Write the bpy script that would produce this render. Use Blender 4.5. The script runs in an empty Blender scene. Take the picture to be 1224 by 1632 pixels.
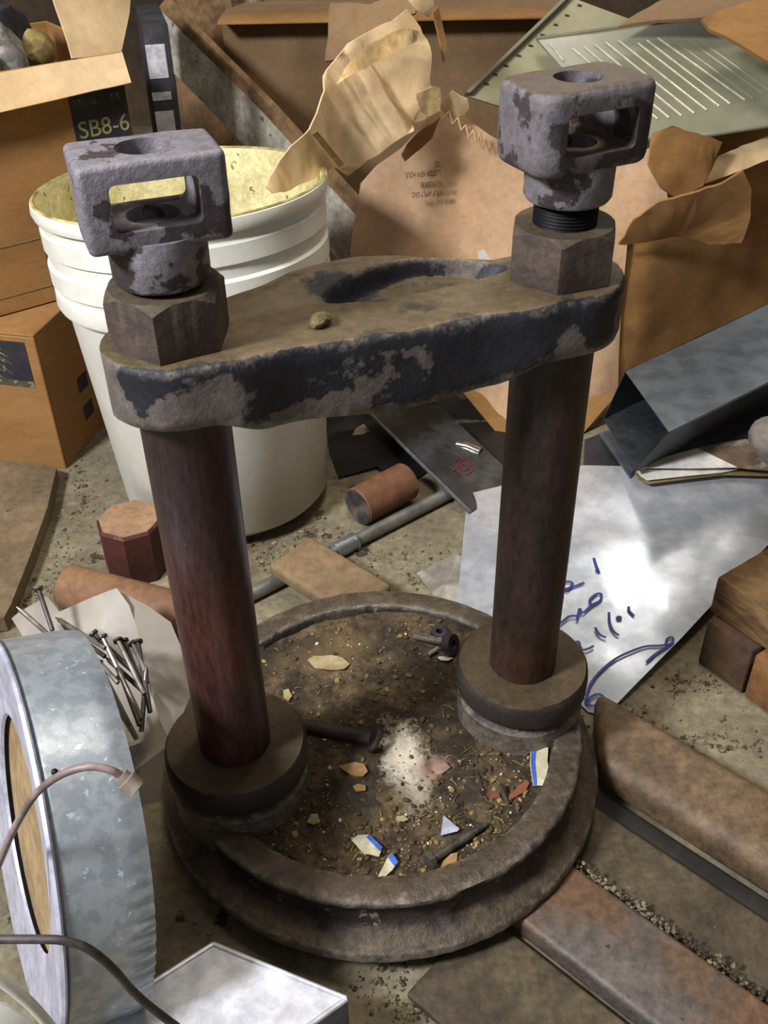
import bpy, bmesh, math, random
from mathutils import Vector, Matrix, noise
random.seed(7)
SC = bpy.context.scene
COL = SC.collection

# ------------------------------------------------------------------ camera
FPX = 1598.156                      # focal length in pixels of the 1224x1632 frame
CP = Vector((0.0, -0.81446, 1.05756))
CF = Vector((0.00349211, 0.79930029, -0.60092166)).normalized()
CR = Vector((0.99977889, -0.01525145, -0.01447635)); CR = (CR - CF*CR.dot(CF)).normalized()
CU = CR.cross(CF)
cd = bpy.data.cameras.new('camera'); cam = bpy.data.objects.new('camera', cd); COL.objects.link(cam)
cam.matrix_world = Matrix(((CR.x, CU.x, -CF.x, CP.x), (CR.y, CU.y, -CF.y, CP.y), (CR.z, CU.z, -CF.z, CP.z), (0, 0, 0, 1)))
cd.sensor_fit = 'VERTICAL'; cd.sensor_height = 36; cd.lens = 36*FPX/1632
cd.clip_start = 0.02; cd.clip_end = 50
SC.camera = cam

# ------------------------------------------------------------------ light
w = bpy.data.worlds.new('world'); SC.world = w; w.use_nodes = True
w.node_tree.nodes['Background'].inputs[0].default_value = (0.98, 0.95, 0.9, 1)
w.node_tree.nodes['Background'].inputs[1].default_value = 0.14
SC.view_settings.view_transform = 'Standard'; SC.view_settings.look = 'None'
SC.view_settings.gamma = 1; SC.view_settings.use_curve_mapping = False
SC.view_settings.exposure = 0.66

def area(name, loc, target, energy, sx, sy, col):
    l = bpy.data.lights.new(name, 'AREA'); l.shape = 'RECTANGLE'; l.size = sx; l.size_y = sy
    l.energy = energy; l.color = col
    o = bpy.data.objects.new(name, l); COL.objects.link(o); o.location = loc
    o.rotation_euler = (Vector(target)-Vector(loc)).to_track_quat('-Z', 'Y').to_euler()
    return o
area('key_light', (-1.6, -1.0, 2.2), (0, 0.2, 0.2), 72, 0.40, 0.40, (0.93, 0.95, 1.0))  # unseen key light from the left front
area('ceiling_lamp', (0.1, 0.3, 2.6), (0, 0.4, 0), 14, 0.7, 0.45, (1.0, 0.90, 0.74))
rl_ = area('rear_lamp', (0.82, 2.0, 1.7), (0.4, 0.4, 0.1), 3.6, 0.05, 0.75, (1.0, 0.97, 0.9))
_z = -(Vector((.4, .4, .1))-rl_.location).normalized(); _y = Vector((.38, .6, 0)); _y = (_y-_z*_y.dot(_z)).normalized(); _x = _y.cross(_z)   # tube runs towards the back right
rl_.rotation_euler = Matrix(((_x.x, _y.x, _z.x), (_x.y, _y.y, _z.y), (_x.z, _y.z, _z.z))).to_euler()

# ------------------------------------------------------------------ helpers
def S(h):
    h = h.lstrip('#'); r = []
    for i in (0, 2, 4):
        c = int(h[i:i+2], 16)/255; r.append(c/12.92 if c <= .04045 else ((c+.055)/1.055)**2.4)
    return (*r, 1)
def mat(name, c1, c2=None, scale=8, lo=.45, hi=.6, rough=.75, metal=0, bump=.25, bscale=60, c3=None, s3=40, t3=.66,
        dust=None, dn=.6, aniso=None, rough2=None, trans=0, alpha=1, grad=None, var=.17, spec=.5, edge=None):
    m = bpy.data.materials.new(name); m.use_nodes = True; nt = m.node_tree; N = nt.nodes; L = nt.links
    b = N['Principled BSDF']; b.inputs['Roughness'].default_value = rough; b.inputs['Metallic'].default_value = metal
    b.inputs['Specular IOR Level'].default_value = spec
    if trans: b.inputs['Transmission Weight'].default_value = trans
    if alpha < 1: b.inputs['Alpha'].default_value = alpha
    tc = N.new('ShaderNodeTexCoord'); mp = N.new('ShaderNodeMapping'); L.new(tc.outputs['Object'], mp.inputs[0])
    if aniso: mp.inputs['Scale'].default_value = aniso
    def nz(sc, det=5, r=.6):
        n = N.new('ShaderNodeTexNoise'); n.inputs['Scale'].default_value = sc; n.inputs['Detail'].default_value = det
        n.inputs['Roughness'].default_value = r; L.new(mp.outputs[0], n.inputs['Vector']); return n.outputs['Fac']
    def rng(src, a, c, o0=0, o1=1):
        r = N.new('ShaderNodeMapRange'); r.interpolation_type = 'SMOOTHSTEP'
        for i, v in ((1, a), (2, c), (3, o0), (4, o1)): r.inputs[i].default_value = v
        L.new(src, r.inputs[0]); return r.outputs[0]
    def mix(f, a, c, mode='MIX'):
        x = N.new('ShaderNodeMix'); x.data_type = 'RGBA'; x.blend_type = mode
        if isinstance(f, float): x.inputs[0].default_value = f
        else: L.new(f, x.inputs[0])
        for i, v in ((6, a), (7, c)):
            if isinstance(v, tuple): x.inputs[i].default_value = v
            else: L.new(v, x.inputs[i])
        return x.outputs[2]
    col = S(c1)
    if c2: col = mix(rng(nz(scale), lo, hi), S(c1), S(c2))
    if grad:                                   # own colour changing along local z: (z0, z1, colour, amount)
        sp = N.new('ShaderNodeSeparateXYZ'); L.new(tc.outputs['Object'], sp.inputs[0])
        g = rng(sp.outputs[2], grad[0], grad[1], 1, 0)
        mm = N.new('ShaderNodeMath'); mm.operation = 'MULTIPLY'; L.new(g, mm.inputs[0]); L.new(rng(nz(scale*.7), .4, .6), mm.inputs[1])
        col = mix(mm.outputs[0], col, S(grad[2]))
    if c3: col = mix(rng(nz(s3, 4, .7), t3, t3+.05), col, S(c3))
    if dust:
        ge = N.new('ShaderNodeNewGeometry'); sp = N.new('ShaderNodeSeparateXYZ'); L.new(ge.outputs['Normal'], sp.inputs[0])
        ad = N.new('ShaderNodeMath'); ad.operation = 'ADD'; L.new(sp.outputs[2], ad.inputs[0]); L.new(rng(nz(22), .3, .7, -.22, .22), ad.inputs[1])
        col = mix(rng(ad.outputs[0], dn, dn+.18), col, S(dust))
    f = nz(bscale, 6, .7)
    v = rng(f, .25, .75, 1-var*2, 1+var)
    v2 = rng(nz(bscale*.22, 4, .65), .3, .7, 1-var*.9, 1+var*.5); mv = N.new('ShaderNodeMath'); mv.operation = 'MULTIPLY'; L.new(v, mv.inputs[0]); L.new(v2, mv.inputs[1]); v = mv.outputs[0]
    if edge:                                   # paint worn off along raised edges
        ge2 = N.new('ShaderNodeNewGeometry'); me_ = N.new('ShaderNodeMath'); me_.operation = 'MULTIPLY_ADD'
        L.new(nz(70, 4, .7), me_.inputs[0]); me_.inputs[1].default_value = .10; L.new(ge2.outputs['Pointiness'], me_.inputs[2])
        col = mix(rng(me_.outputs[0], .572, .615, 0, .8), col, S(edge))
    cb = N.new('ShaderNodeCombineColor'); [L.new(v, cb.inputs[i]) for i in range(3)]
    col = mix(1.0, col, cb.outputs[0], 'MULTIPLY')
    L.new(col, b.inputs['Base Color'])
    if rough2 is not None: L.new(rng(nz(scale*1.5), .35, .65, rough, rough2), b.inputs['Roughness'])
    if bump:
        bp = N.new('ShaderNodeBump'); bp.inputs['Strength'].default_value = bump; bp.inputs['Distance'].default_value = .003
        L.new(f, bp.inputs['Height']); L.new(bp.outputs[0], b.inputs['Normal'])
    return m

DUST = '#6b5a38'
M = dict(
 paint=mat('dark_chipped_paint', '#23222a', '#5a5250', 14, .5, .54, .55, .2, .5, 90, c3='#8a827c', s3=120, t3=.7, dust='#75664a', dn=.75),
 barpaint=mat('crossbar_paint', '#24242b', '#6b615c', 11, .50, .53, .55, .2, .6, 90, c3='#938b80', s3=150, t3=.7, dust='#6a5a41', dn=.72, edge='#8f8676'),
 eye=mat('lavender_grey_paint', '#857f86', '#433b3c', 24, .52, .56, .5, .25, .6, 110, c3='#b3adb3', s3=90, t3=.68),
 eyedirty=mat('dusty_grey_paint', '#746d70', '#40393a', 22, .48, .53, .6, .2, .6, 110, c3='#a8a29f', s3=80, t3=.68, dust='#625448', dn=.6),
 nut=mat('brown_dusty_steel', '#4a3e37', '#5d5046', 22, .4, .65, .7, .2, .5, 120, c3='#8d857a', s3=140, t3=.73, dust='#574a38', dn=.5),
 post=mat('dark_steel_post', '#332b27', '#41302a', 10, .4, .65, .45, .3, .12, 140, grad=(.18, .5, '#4b3024'), aniso=(1, 1, .35), c3='#57493c', s3=50, t3=.70, var=.26),
 postred=mat('rusty_steel_post', '#342b2d', '#45302c', 10, .4, .65, .42, .3, .12, 140, grad=(.16, .58, '#744236'), aniso=(1.3, 1.3, .3), c3='#8b6f66', s3=60, t3=.72, var=.26),
 collar=mat('collar_steel', '#352d27', '#40352d', 16, .4, .65, .65, .2, .3, 120, dust='#5c4c34', dn=.6),
 ring=mat('cast_iron_ring', '#3a3331', '#50463e', 14, .4, .65, .43, .25, .9, 90, c3='#a39a88', s3=42, t3=.61, dust='#5b4e3e', dn=.66, var=.24, edge='#8a8072'),
 thread=mat('thread_steel', '#17151a', None, rough=.5, metal=.5, bump=.1),
)

def tag(o, label=None, cat=None, group=None, kind=None):
    if label: o['label'] = label
    if cat: o['category'] = cat
    if group: o['group'] = group
    if kind: o['kind'] = kind
    return o
def fin(name, bm, m, parent=None, loc=None, smooth=35):
    bmesh.ops.recalc_face_normals(bm, faces=bm.faces)
    me = bpy.data.meshes.new(name); bm.to_mesh(me); bm.free()
    o = bpy.data.objects.new(name, me); COL.objects.link(o)
    for x in (m if isinstance(m, list) else [m]): me.materials.append(x)
    if smooth:
        for p in me.polygons: p.use_smooth = True
        me.set_sharp_from_angle(angle=math.radians(smooth))
    if loc: o.location = loc
    if parent: o.parent = parent
    return o
def thing(name, label, cat, loc=(0, 0, 0), rz=0, group=None):
    o = bpy.data.objects.new(name, None); o.empty_display_size = .03; COL.objects.link(o)
    o.location = loc; o.rotation_euler = (0, 0, rz); return tag(o, label, cat, group)
def recenter(o):
    """put the origin of a top-level mesh at the middle of its own base"""
    me = o.data; xs = [v.co.copy() for v in me.vertices]
    c = Vector([(min(v[i] for v in xs)+max(v[i] for v in xs))/2 for i in range(3)]); c.z = min(v.z for v in xs)
    me.transform(Matrix.Translation(-c)); o.location = o.location + c
    return o
def box(bm, c, s, rz=0, bev=0, seg=2, rot=None):
    r = bmesh.ops.create_cube(bm, size=1); vs = r['verts']
    mt = Matrix.Translation(c) @ (rot if rot else Matrix.Rotation(rz, 4, 'Z')) @ Matrix.Diagonal((*s, 1))
    bmesh.ops.transform(bm, matrix=mt, verts=vs)
    if bev:
        es = list({e for v in vs for e in v.link_edges})
        bmesh.ops.bevel(bm, geom=es, offset=bev, segments=seg, affect='EDGES', profile=.5)
    return vs
def lathe(bm, prof, seg=64, c=(0, 0, 0), rf=None, M4=None):
    rings = []
    for r, z in prof:
        ring = []
        for k in range(seg):
            a = 2*math.pi*k/seg; rr = r*(rf(a, z) if rf else 1)
            p = Vector((rr*math.cos(a), rr*math.sin(a), z))
            ring.append(bm.verts.new((M4 @ p if M4 else p) + Vector(c)))
        rings.append(ring)
    for a, b in zip(rings, rings[1:]):
        for k in range(seg): bm.faces.new((a[k], a[(k+1) % seg], b[(k+1) % seg], b[k]))
    return rings
def caps(bm, rings, top=True, bot=True):
    if bot: bm.faces.new(rings[0][::-1])
    if top: bm.faces.new(rings[-1])
def catmull(pts, n=8):
    P = [Vector(p) for p in pts]; P = [P[0]*2-P[1]] + P + [P[-1]*2-P[-2]]; out = []
    for i in range(1, len(P)-2):
        for k in range(n):
            t = k/n; a, b, c, d = P[i-1:i+3]
            out.append(.5*((2*b)+(c-a)*t+(2*a-5*b+4*c-d)*t*t+(3*b-a-3*c+d)*t**3))
    return out + [P[-2]]
def tube(bm, pts, r, seg=10, rfun=None):
    pts = [Vector(p) for p in pts]; rings = []; up = Vector((.13, .21, .97))
    for i, p in enumerate(pts):
        d = (pts[min(i+1, len(pts)-1)]-pts[max(i-1, 0)]).normalized()
        if abs(d.dot(up)) > .97: up = Vector((1, .1, 0))
        a = d.cross(up).normalized(); b = d.cross(a)
        rr = rfun(i/(len(pts)-1)) if rfun else r
        rings.append([bm.verts.new(p+rr*(a*math.cos(2*math.pi*k/seg)+b*math.sin(2*math.pi*k/seg))) for k in range(seg)])
    for a, b in zip(rings, rings[1:]):
        for k in range(seg): bm.faces.new((a[k], a[(k+1) % seg], b[(k+1) % seg], b[k]))
    caps(bm, rings)
    return rings
def on(px, py, x=None, y=None, z=None):
    """point of the world plane x=.., y=.. or z=.. on the sight line of a measured photo pixel"""
    v = CF*FPX + CR*(px-612) + CU*(816-py)
    i, val = (0, x) if x is not None else ((1, y) if y is not None else (2, z))
    return CP + v*((val-CP[i])/v[i])
def onp(px, py, p0, n):
    v = CF*FPX + CR*(px-612) + CU*(816-py)
    return CP + v*((Vector(p0)-CP).dot(n)/v.dot(n))
def sheet_bm(pts, th=.004, cell=.03, crumple=.004, ns=9, rag=0, seed=0, curl=None):
    """thin panel spanning a loop of world points, subdivided, gently crumpled, with thickness"""
    P = [Vector(p) for p in pts]
    rnd = random.Random(seed)
    if rag:                                          # torn edge: jagged extra points
        Q = []
        for i, p in enumerate(P):
            q = P[(i+1) % len(P)]; L = (q-p).length; k = max(1, int(L/.012)); t = Vector((0, 0, 0))
            for j in range(k):
                o = Vector([rnd.uniform(-rag, rag) for _ in range(3)]) if j else Vector()
                Q.append(p.lerp(q, j/k)+o)
        P = Q
    bm = bmesh.new(); f = bm.faces.new([bm.verts.new(p) for p in P])
    bm.normal_update(); n = f.normal.copy()
    if n.dot(CP-P[0]) < 0: n = -n; 
    bmesh.ops.triangulate(bm, faces=bm.faces[:], ngon_method='BEAUTY')
    for it in range(6):
        es = [e for e in bm.edges if e.calc_length() > cell*1.5]
        if not es: break
        bmesh.ops.subdivide_edges(bm, edges=es, cuts=1)
        bmesh.ops.triangulate(bm, faces=bm.faces[:])
    for v in bm.verts:
        d = noise.noise(v.co*ns+Vector((seed*3.1, 0, 0)))*crumple + noise.noise(v.co*ns*3.3)*crumple*.35
        for (ca_, cb_, am_) in (curl or ()):               # fold lines: height grows away from the line a-b
            ab = (Vector(cb_)-Vector(ca_)); d -= am_*min(.03, ((v.co-Vector(ca_)).cross(ab)).length/ab.length)
        v.co += n*d
    r = bmesh.ops.extrude_face_region(bm, geom=bm.faces[:])
    for v in [g for g in r['geom'] if isinstance(g, bmesh.types.BMVert)]: v.co -= n*th
    return bm
def sheet(name, pts, m, label=None, cat=None, parent=None, smooth=50, **k):
    o = fin(name, sheet_bm(pts, **k), m, parent, smooth=smooth)
    if not parent: recenter(o); tag(o, label, cat)
    return o
def PY(l): return [on(a, b, y=c) for a, b, c in l]
def PZ(l, z=0): return [on(a, b, z=z) for a, b in l]
def blob(bm, c, r, sq=(1, 1, .6), sub=1, jit=.25, rnd=random):
    vs = bmesh.ops.create_icosphere(bm, subdivisions=sub, radius=r)['verts']
    R = Matrix.Rotation(rnd.uniform(0, 6.3), 3, 'Z') @ Matrix.Rotation(rnd.uniform(-.4, .4), 3, 'X')
    for v in vs:
        v.co = R @ Vector([v.co[i]*sq[i]*(1+rnd.uniform(-jit, jit)) for i in range(3)]); v.co += Vector(c)
    return vs
def text_mesh(name, body, size, m, parent, mw, ext=.0004):
    cu = bpy.data.curves.new(name, 'FONT'); cu.body = body; cu.size = size; cu.extrude = ext; cu.align_x = 'LEFT'
    t = bpy.data.objects.new(name+'_tmp', cu); COL.objects.link(t)
    bpy.context.view_layer.update()
    me = bpy.data.meshes.new_from_object(t.evaluated_get(bpy.context.evaluated_depsgraph_get()))
    bpy.data.objects.remove(t); me.transform(mw); me.materials.clear(); me.materials.append(m)
    o = bpy.data.objects.new(name, me); COL.objects.link(o); o.parent = parent
    return o

# ------------------------------------------------------------------ setting
m_floor = mat('concrete', '#8b8168', '#6f654e', 5, .4, .62, .85, 0, .35, 70, c3='#3f3425', s3=14, t3=.60, var=.2)
m_wall = mat('old_wall', '#5b4a36', '#463828', 2, .4, .6, .9, 0, .2, 20)
bm = bmesh.new(); box(bm, (0, 1.0, -.05), (5, 4.4, .1)); tag(fin('floor', bm, m_floor), kind='structure')
bm = bmesh.new(); box(bm, (0, 3.0, 1.3), (5, .1, 2.6)); tag(fin('wall_back', bm, m_wall), kind='structure')
bm = bmesh.new(); box(bm, (-2.45, 1.0, 1.3), (.1, 4.1, 2.6)); tag(fin('wall_left', bm, m_wall), kind='structure')
bm = bmesh.new(); box(bm, (2.45, 1.0, 1.3), (.1, 4.1, 2.6)); tag(fin('wall_right', bm, m_wall), kind='structure')

# ------------------------------------------------------------------ the press
ANG, D = .3223, .17957
press = thing('bolt_press', 'heavy rusty iron press with two round posts, crossbar and dirt-filled round base', 'press', (0, 0, 0), ANG)
OC = Vector((-.007*math.cos(ANG)+.0208*math.sin(ANG), .007*math.sin(ANG)+.0208*math.cos(ANG), 0))
# base ring
bm = bmesh.new()
prof = [(.02, .036), (.270, .036), (.2725, .038), (.2725, .046), (.270, .0495), (.261, .052), (.252, .056), (.2450, .061), (.2418, .068), (.2415, .078), (.2420, .088), (.2460, .0925), (.2475, .097), (.2465, .1025), (.2430, .1048), (.232, .1058), (.220, .1055), (.214, .1042), (.2118, .100), (.2100, .088), (.208, .070), (.02, .066)]
def ringf(a, z):
    n = noise.noise(Vector((math.cos(a)*4, math.sin(a)*4, z*30)))*.004 + noise.noise(Vector((math.cos(a)*22, math.sin(a)*22, z*90)))*.004
    aa = (a+ANG) % (2*math.pi)                    # chipped spot at the front right of the rim
    d = abs(aa-math.radians(293)); k = math.exp(-(d/.05)**2)
    return 1 + n - (.035*k if .06 < z < .1 else 0) + (.016*math.exp(-((aa-math.radians(287))/.03)**2) if .055 < z < .08 else 0)
R = lathe(bm, prof, 260, OC, ringf); bm.faces.new(R[0]); bm.faces.new(R[-1])
fin('base_ring', bm, M['ring'], press, smooth=50)
# dirt in the dish
def dirt_h(x, y):
    h = .088 + noise.noise(Vector((x*9, y*9, 1)))*.007 + noise.noise(Vector((x*30, y*30, 4)))*.0035 + noise.noise(Vector((x*90, y*90, 9)))*.0018
    r = math.hypot(x, y); h += .004*max(0, (r-.17)/.04) - .004*max(0, 1-r/.08)
    # flat plate edge showing through the dirt
    return h
bm = bmesh.new(); n = 110; g = {}
for i in range(n+1):
    for j in range(n+1):
        a, b = 2*i/n-1, 2*j/n-1                       # square to disc map
        x = a*math.sqrt(1-b*b/2)*.2125; y = b*math.sqrt(1-a*a/2)*.2125
        g[i, j] = bm.verts.new((x+OC.x, y+OC.y, dirt_h(x, y)))
for i in range(n):
    for j in range(n): bm.faces.new((g[i, j], g[i+1, j], g[i+1, j+1], g[i, j+1]))
m_dirt = mat('dirt', '#3c3020', '#65533a', 16, .40, .60, .95, 0, 1.0, 110, c3='#9a8658', s3=80, t3=.655, var=.35)
# white powder patch, fixed in the dirt's own coordinates
nt = m_dirt.node_tree; N = nt.nodes; L = nt.links; bsdf = N['Principled BSDF']; src = bsdf.inputs['Base Color'].links[0].from_socket
tc = N.new('ShaderNodeTexCoord'); acc = None
def spotmask(c, sx, sy, rot, scale=55):
    mp = N.new('ShaderNodeMapping'); mp.vector_type = 'TEXTURE'; mp.inputs['Location'].default_value = (*c, .088)
    mp.inputs['Rotation'].default_value = (0, 0, rot); mp.inputs['Scale'].default_value = (sx, sy, .2); L.new(tc.outputs['Object'], mp.inputs[0])
    ln = N.new('ShaderNodeVectorMath'); ln.operation = 'LENGTH'; L.new(mp.outputs[0], ln.inputs[0])
    nz = N.new('ShaderNodeTexNoise'); nz.inputs['Scale'].default_value = scale; nz.inputs['Detail'].default_value = 6; nz.inputs['Roughness'].default_value = .75; L.new(tc.outputs['Object'], nz.inputs['Vector'])
    ad = N.new('ShaderNodeMath'); ad.operation = 'MULTIPLY_ADD'; L.new(nz.outputs['Fac'], ad.inputs[0]); ad.inputs[1].default_value = 2.2; L.new(ln.outputs['Value'], ad.inputs[2])
    r = N.new('ShaderNodeMapRange'); r.inputs[1].default_value = 1.55; r.inputs[2].default_value = 2.15; r.inputs[3].default_value = 1; r.inputs[4].default_value = 0; L.new(ad.outputs[0], r.inputs[0]); return r.outputs[0]
def loc(p): q = Matrix.Rotation(-ANG, 3, 'Z') @ Vector(p); return q
for (px, py, sx, sy, ro, colr, k) in ((645, 1215, .030, .075, .15-ANG, '#ddd0b8', .95), (690, 1222, .03, .02, 0, '#a08070', .7), (610, 1290, .06, .03, .4, '#6d5a38', .7), (520, 1040, .08, .03, 0, '#665436', .7)):
    c = loc(on(px, py, z=.088)); mk = spotmask((c.x, c.y), sx, sy, ro)
    mu = N.new('ShaderNodeMath'); mu.operation = 'MULTIPLY'; mu.inputs[1].default_value = k; L.new(mk, mu.inputs[0])
    mx = N.new('ShaderNodeMix'); mx.data_type = 'RGBA'; L.new(mu.outputs[0], mx.inputs[0]); L.new(src, mx.inputs[6]); mx.inputs[7].default_value = S(colr); src = mx.outputs[2]
L.new(src, bsdf.inputs['Base Color'])
tag(fin('dirt_fill', bm, m_dirt, press, smooth=80), 'dark brown dirt filling the dish', kind='stuff')
# crumbs
def dish_z(wx, wy):
    q = loc((wx, wy, 0)); return dirt_h(q.x-OC.x, q.y-OC.y)
m_crumb = [mat('crumb_brown', '#5f4b2c', '#3f311f', 20, bump=0), mat('crumb_tan', '#a58a50', '#7a6236', 20, bump=0), mat('crumb_white', '#d8d2c2', None, bump=0)]
bm = bmesh.new(); rc = random.Random(3)
for i in range(2600):
    a = rc.uniform(0, 6.283); r = .208*math.sqrt(rc.random())
    if rc.random() < .45: a = rc.gauss(-1.6, .9); r = rc.uniform(.12, .207)
    x, y = r*math.cos(a), r*math.sin(a); big = rc.random()
    s = .0008+.0045*big**6 if True else 0
    vs = blob(bm, (x+OC.x, y+OC.y, dirt_h(x, y)+s*.3), s, (1, rc.uniform(.5, 1), .6), 1, .25, rc)
    k = rc.choice([0, 0, 0, 0, 0, 1, 1, 2 if s < .003 else 0])
    for f in {f for v in vs for f in v.link_faces}: f.material_index = k
tag(fin('dirt_crumbs', bm, m_crumb, press, smooth=0), 'small brown, tan and white crumbs', kind='stuff')
bm = bmesh.new()                                    # wisps of straw in the dirt
for i in range(80):
    a = rc.uniform(0, 6.283) if i % 2 else rc.gauss(-.7, .9); r = .2*math.sqrt(rc.uniform(.15, 1)); x, y = r*math.cos(a), r*math.sin(a); t = rc.uniform(0, 6.3); l = rc.uniform(.005, .017)
    P = [Vector((x+OC.x+math.cos(t)*l*k, y+OC.y+math.sin(t)*l*k+rc.uniform(-.001, .001), dirt_h(x, y)+.002+.002*math.sin(k*3))) for k in (0, .5, 1)]
    tube(bm, P, .0005, 4)
tag(fin('straw_bits', bm, m_crumb[1], press, smooth=0), 'thin wisps of straw', kind='stuff')

for s in (-1, 1):
    x0 = s*D; pm = M['postred'] if s < 0 else M['post']
    bm = bmesh.new(); R = lathe(bm, [(.078, .07), (.078, .120), (.070, .128), (.068, .135)], 56, (x0, 0, 0), lambda a, z: 1+noise.noise(Vector((math.cos(a)*3, math.sin(a)*3, z*20+s)))*.02); caps(bm, R)
    fin('post_seat', bm, M['ring'], press)
    bm = bmesh.new(); R = lathe(bm, [(.074, .132), (.0795, .136), (.081, .140), (.081, .160), (.0795, .166), (.077, .1695)], 72, (x0, 0, 0), lambda a, z: 1+noise.noise(Vector((math.cos(a)*5, math.sin(a)*5, z*20+s)))*.006); caps(bm, R)
    fin('collar', bm, M['collar'], press)
    bm = bmesh.new(); R = lathe(bm, [(.04, .12), (.04, .2), (.0402, .35), (.0398, .5), (.04, .64)], 64, (x0, 0, 0)); caps(bm, R)
    fin('post', bm, pm, press)

# crossbar: lofted slices along the bar
def sm(t): t = max(0, min(1, t)); return t*t*(3-2*t)
bm = bmesh.new(); E_ = D+.060; nu = 150; nv = 64; slices = []
for i in range(nu+1):
    t = i/nu*math.pi; u = -E_*math.cos(t) if False else -E_+2*E_*i/nu
    if i == 0: u = -E_+.0006
    if i == nu: u = E_-.0006
    au = abs(u)
    rnd_ = math.sqrt(max(0, .060**2-(au-D)**2)) if au > D else .060
    midw = sm((D-.02-au)/.13) if au < D else 0
    wf = rnd_ - .010*sm((D-.035-au)/.07)*(1 if au < D else 0)
    shift = (u-.02)/(D)
    k_ = sm((D-au)/.05); wb = rnd_*(1-k_) + k_*(.053+.036*math.exp(-((u+.005)/.088)**2)) if au < D else rnd_
    bel = sm((.155-abs(u+.01))/.05)*.014 + .012*math.exp(-((u-.01)/.085)**2)
    zb = .615 - bel
    zt0 = .675 - .006*midw
    pts = []
    for j in range(nv+1):
        v = -wf+(wf+wb)*j/nv
        e = min((v+wf), (wb-v)); rd = .007
        z = zt0 + .015*midw*sm((v-(wb-.048))/.032)
        pu, pv = (u-.050)/.088, (v-.040+.9*(u-.03)**2)/.022
        dd = pu*pu+pv*pv
        z -= .016*sm((1.1-dd)/.5)*(1-.6*sm((-pv+.3)/1.2)) if dd < 1.1 else 0
        if e < rd: z -= rd-math.sqrt(max(0, rd*rd-(rd-e)**2))
        z += noise.noise(Vector((u*25, v*25, 2)))*.0018*(1 if au < D-.04 else .4)
        pts.append((v, z))
    loop = [Vector((u, v, z)) for v, z in pts]
    nb = 6
    zbt = zb
    for k in range(1, nb+1):
        zz = pts[-1][1]+(zbt+.012-pts[-1][1])*k/nb; loop.append(Vector((u, wb+noise.noise(Vector((u*20, zz*20, 5)))*.002*(1 if rnd_ > .03 else 0), zz)))
    ins = min(.01, wf*.3)
    loop.append(Vector((u, wb-ins*.3, zbt+.003))); loop.append(Vector((u, wb-ins, zbt)))
    loop.append(Vector((u, -wf+ins, zbt))); loop.append(Vector((u, -wf+ins*.3, zbt+.003)))
    for k in range(nb):
        zz = zbt+.012+(pts[0][1]-zbt-.012)*k/nb; loop.append(Vector((u, -wf+noise.noise(Vector((u*22, zz*22, 8)))*.002*(1 if rnd_ > .03 else 0), zz)))
    slices.append([bm.verts.new(p) for p in loop])
for a, b in zip(slices, slices[1:]):
    for k in range(len(a)): bm.faces.new((a[k], a[(k+1) % len(a)], b[(k+1) % len(a)], b[k]))
bm.faces.new(slices[0][::-1]); bm.faces.new(slices[-1])
crossbar = fin('crossbar', bm, M['barpaint'], press, smooth=50)
bm = bmesh.new(); blob(bm, (-.055, -.012, .674), .0095, (1.3, 1, .6), 2, .18, random.Random(5)); fin('dirt_lump', bm, mat('lump', '#7a6a45', '#5b4c30', 90, bump=.6), press)

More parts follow.
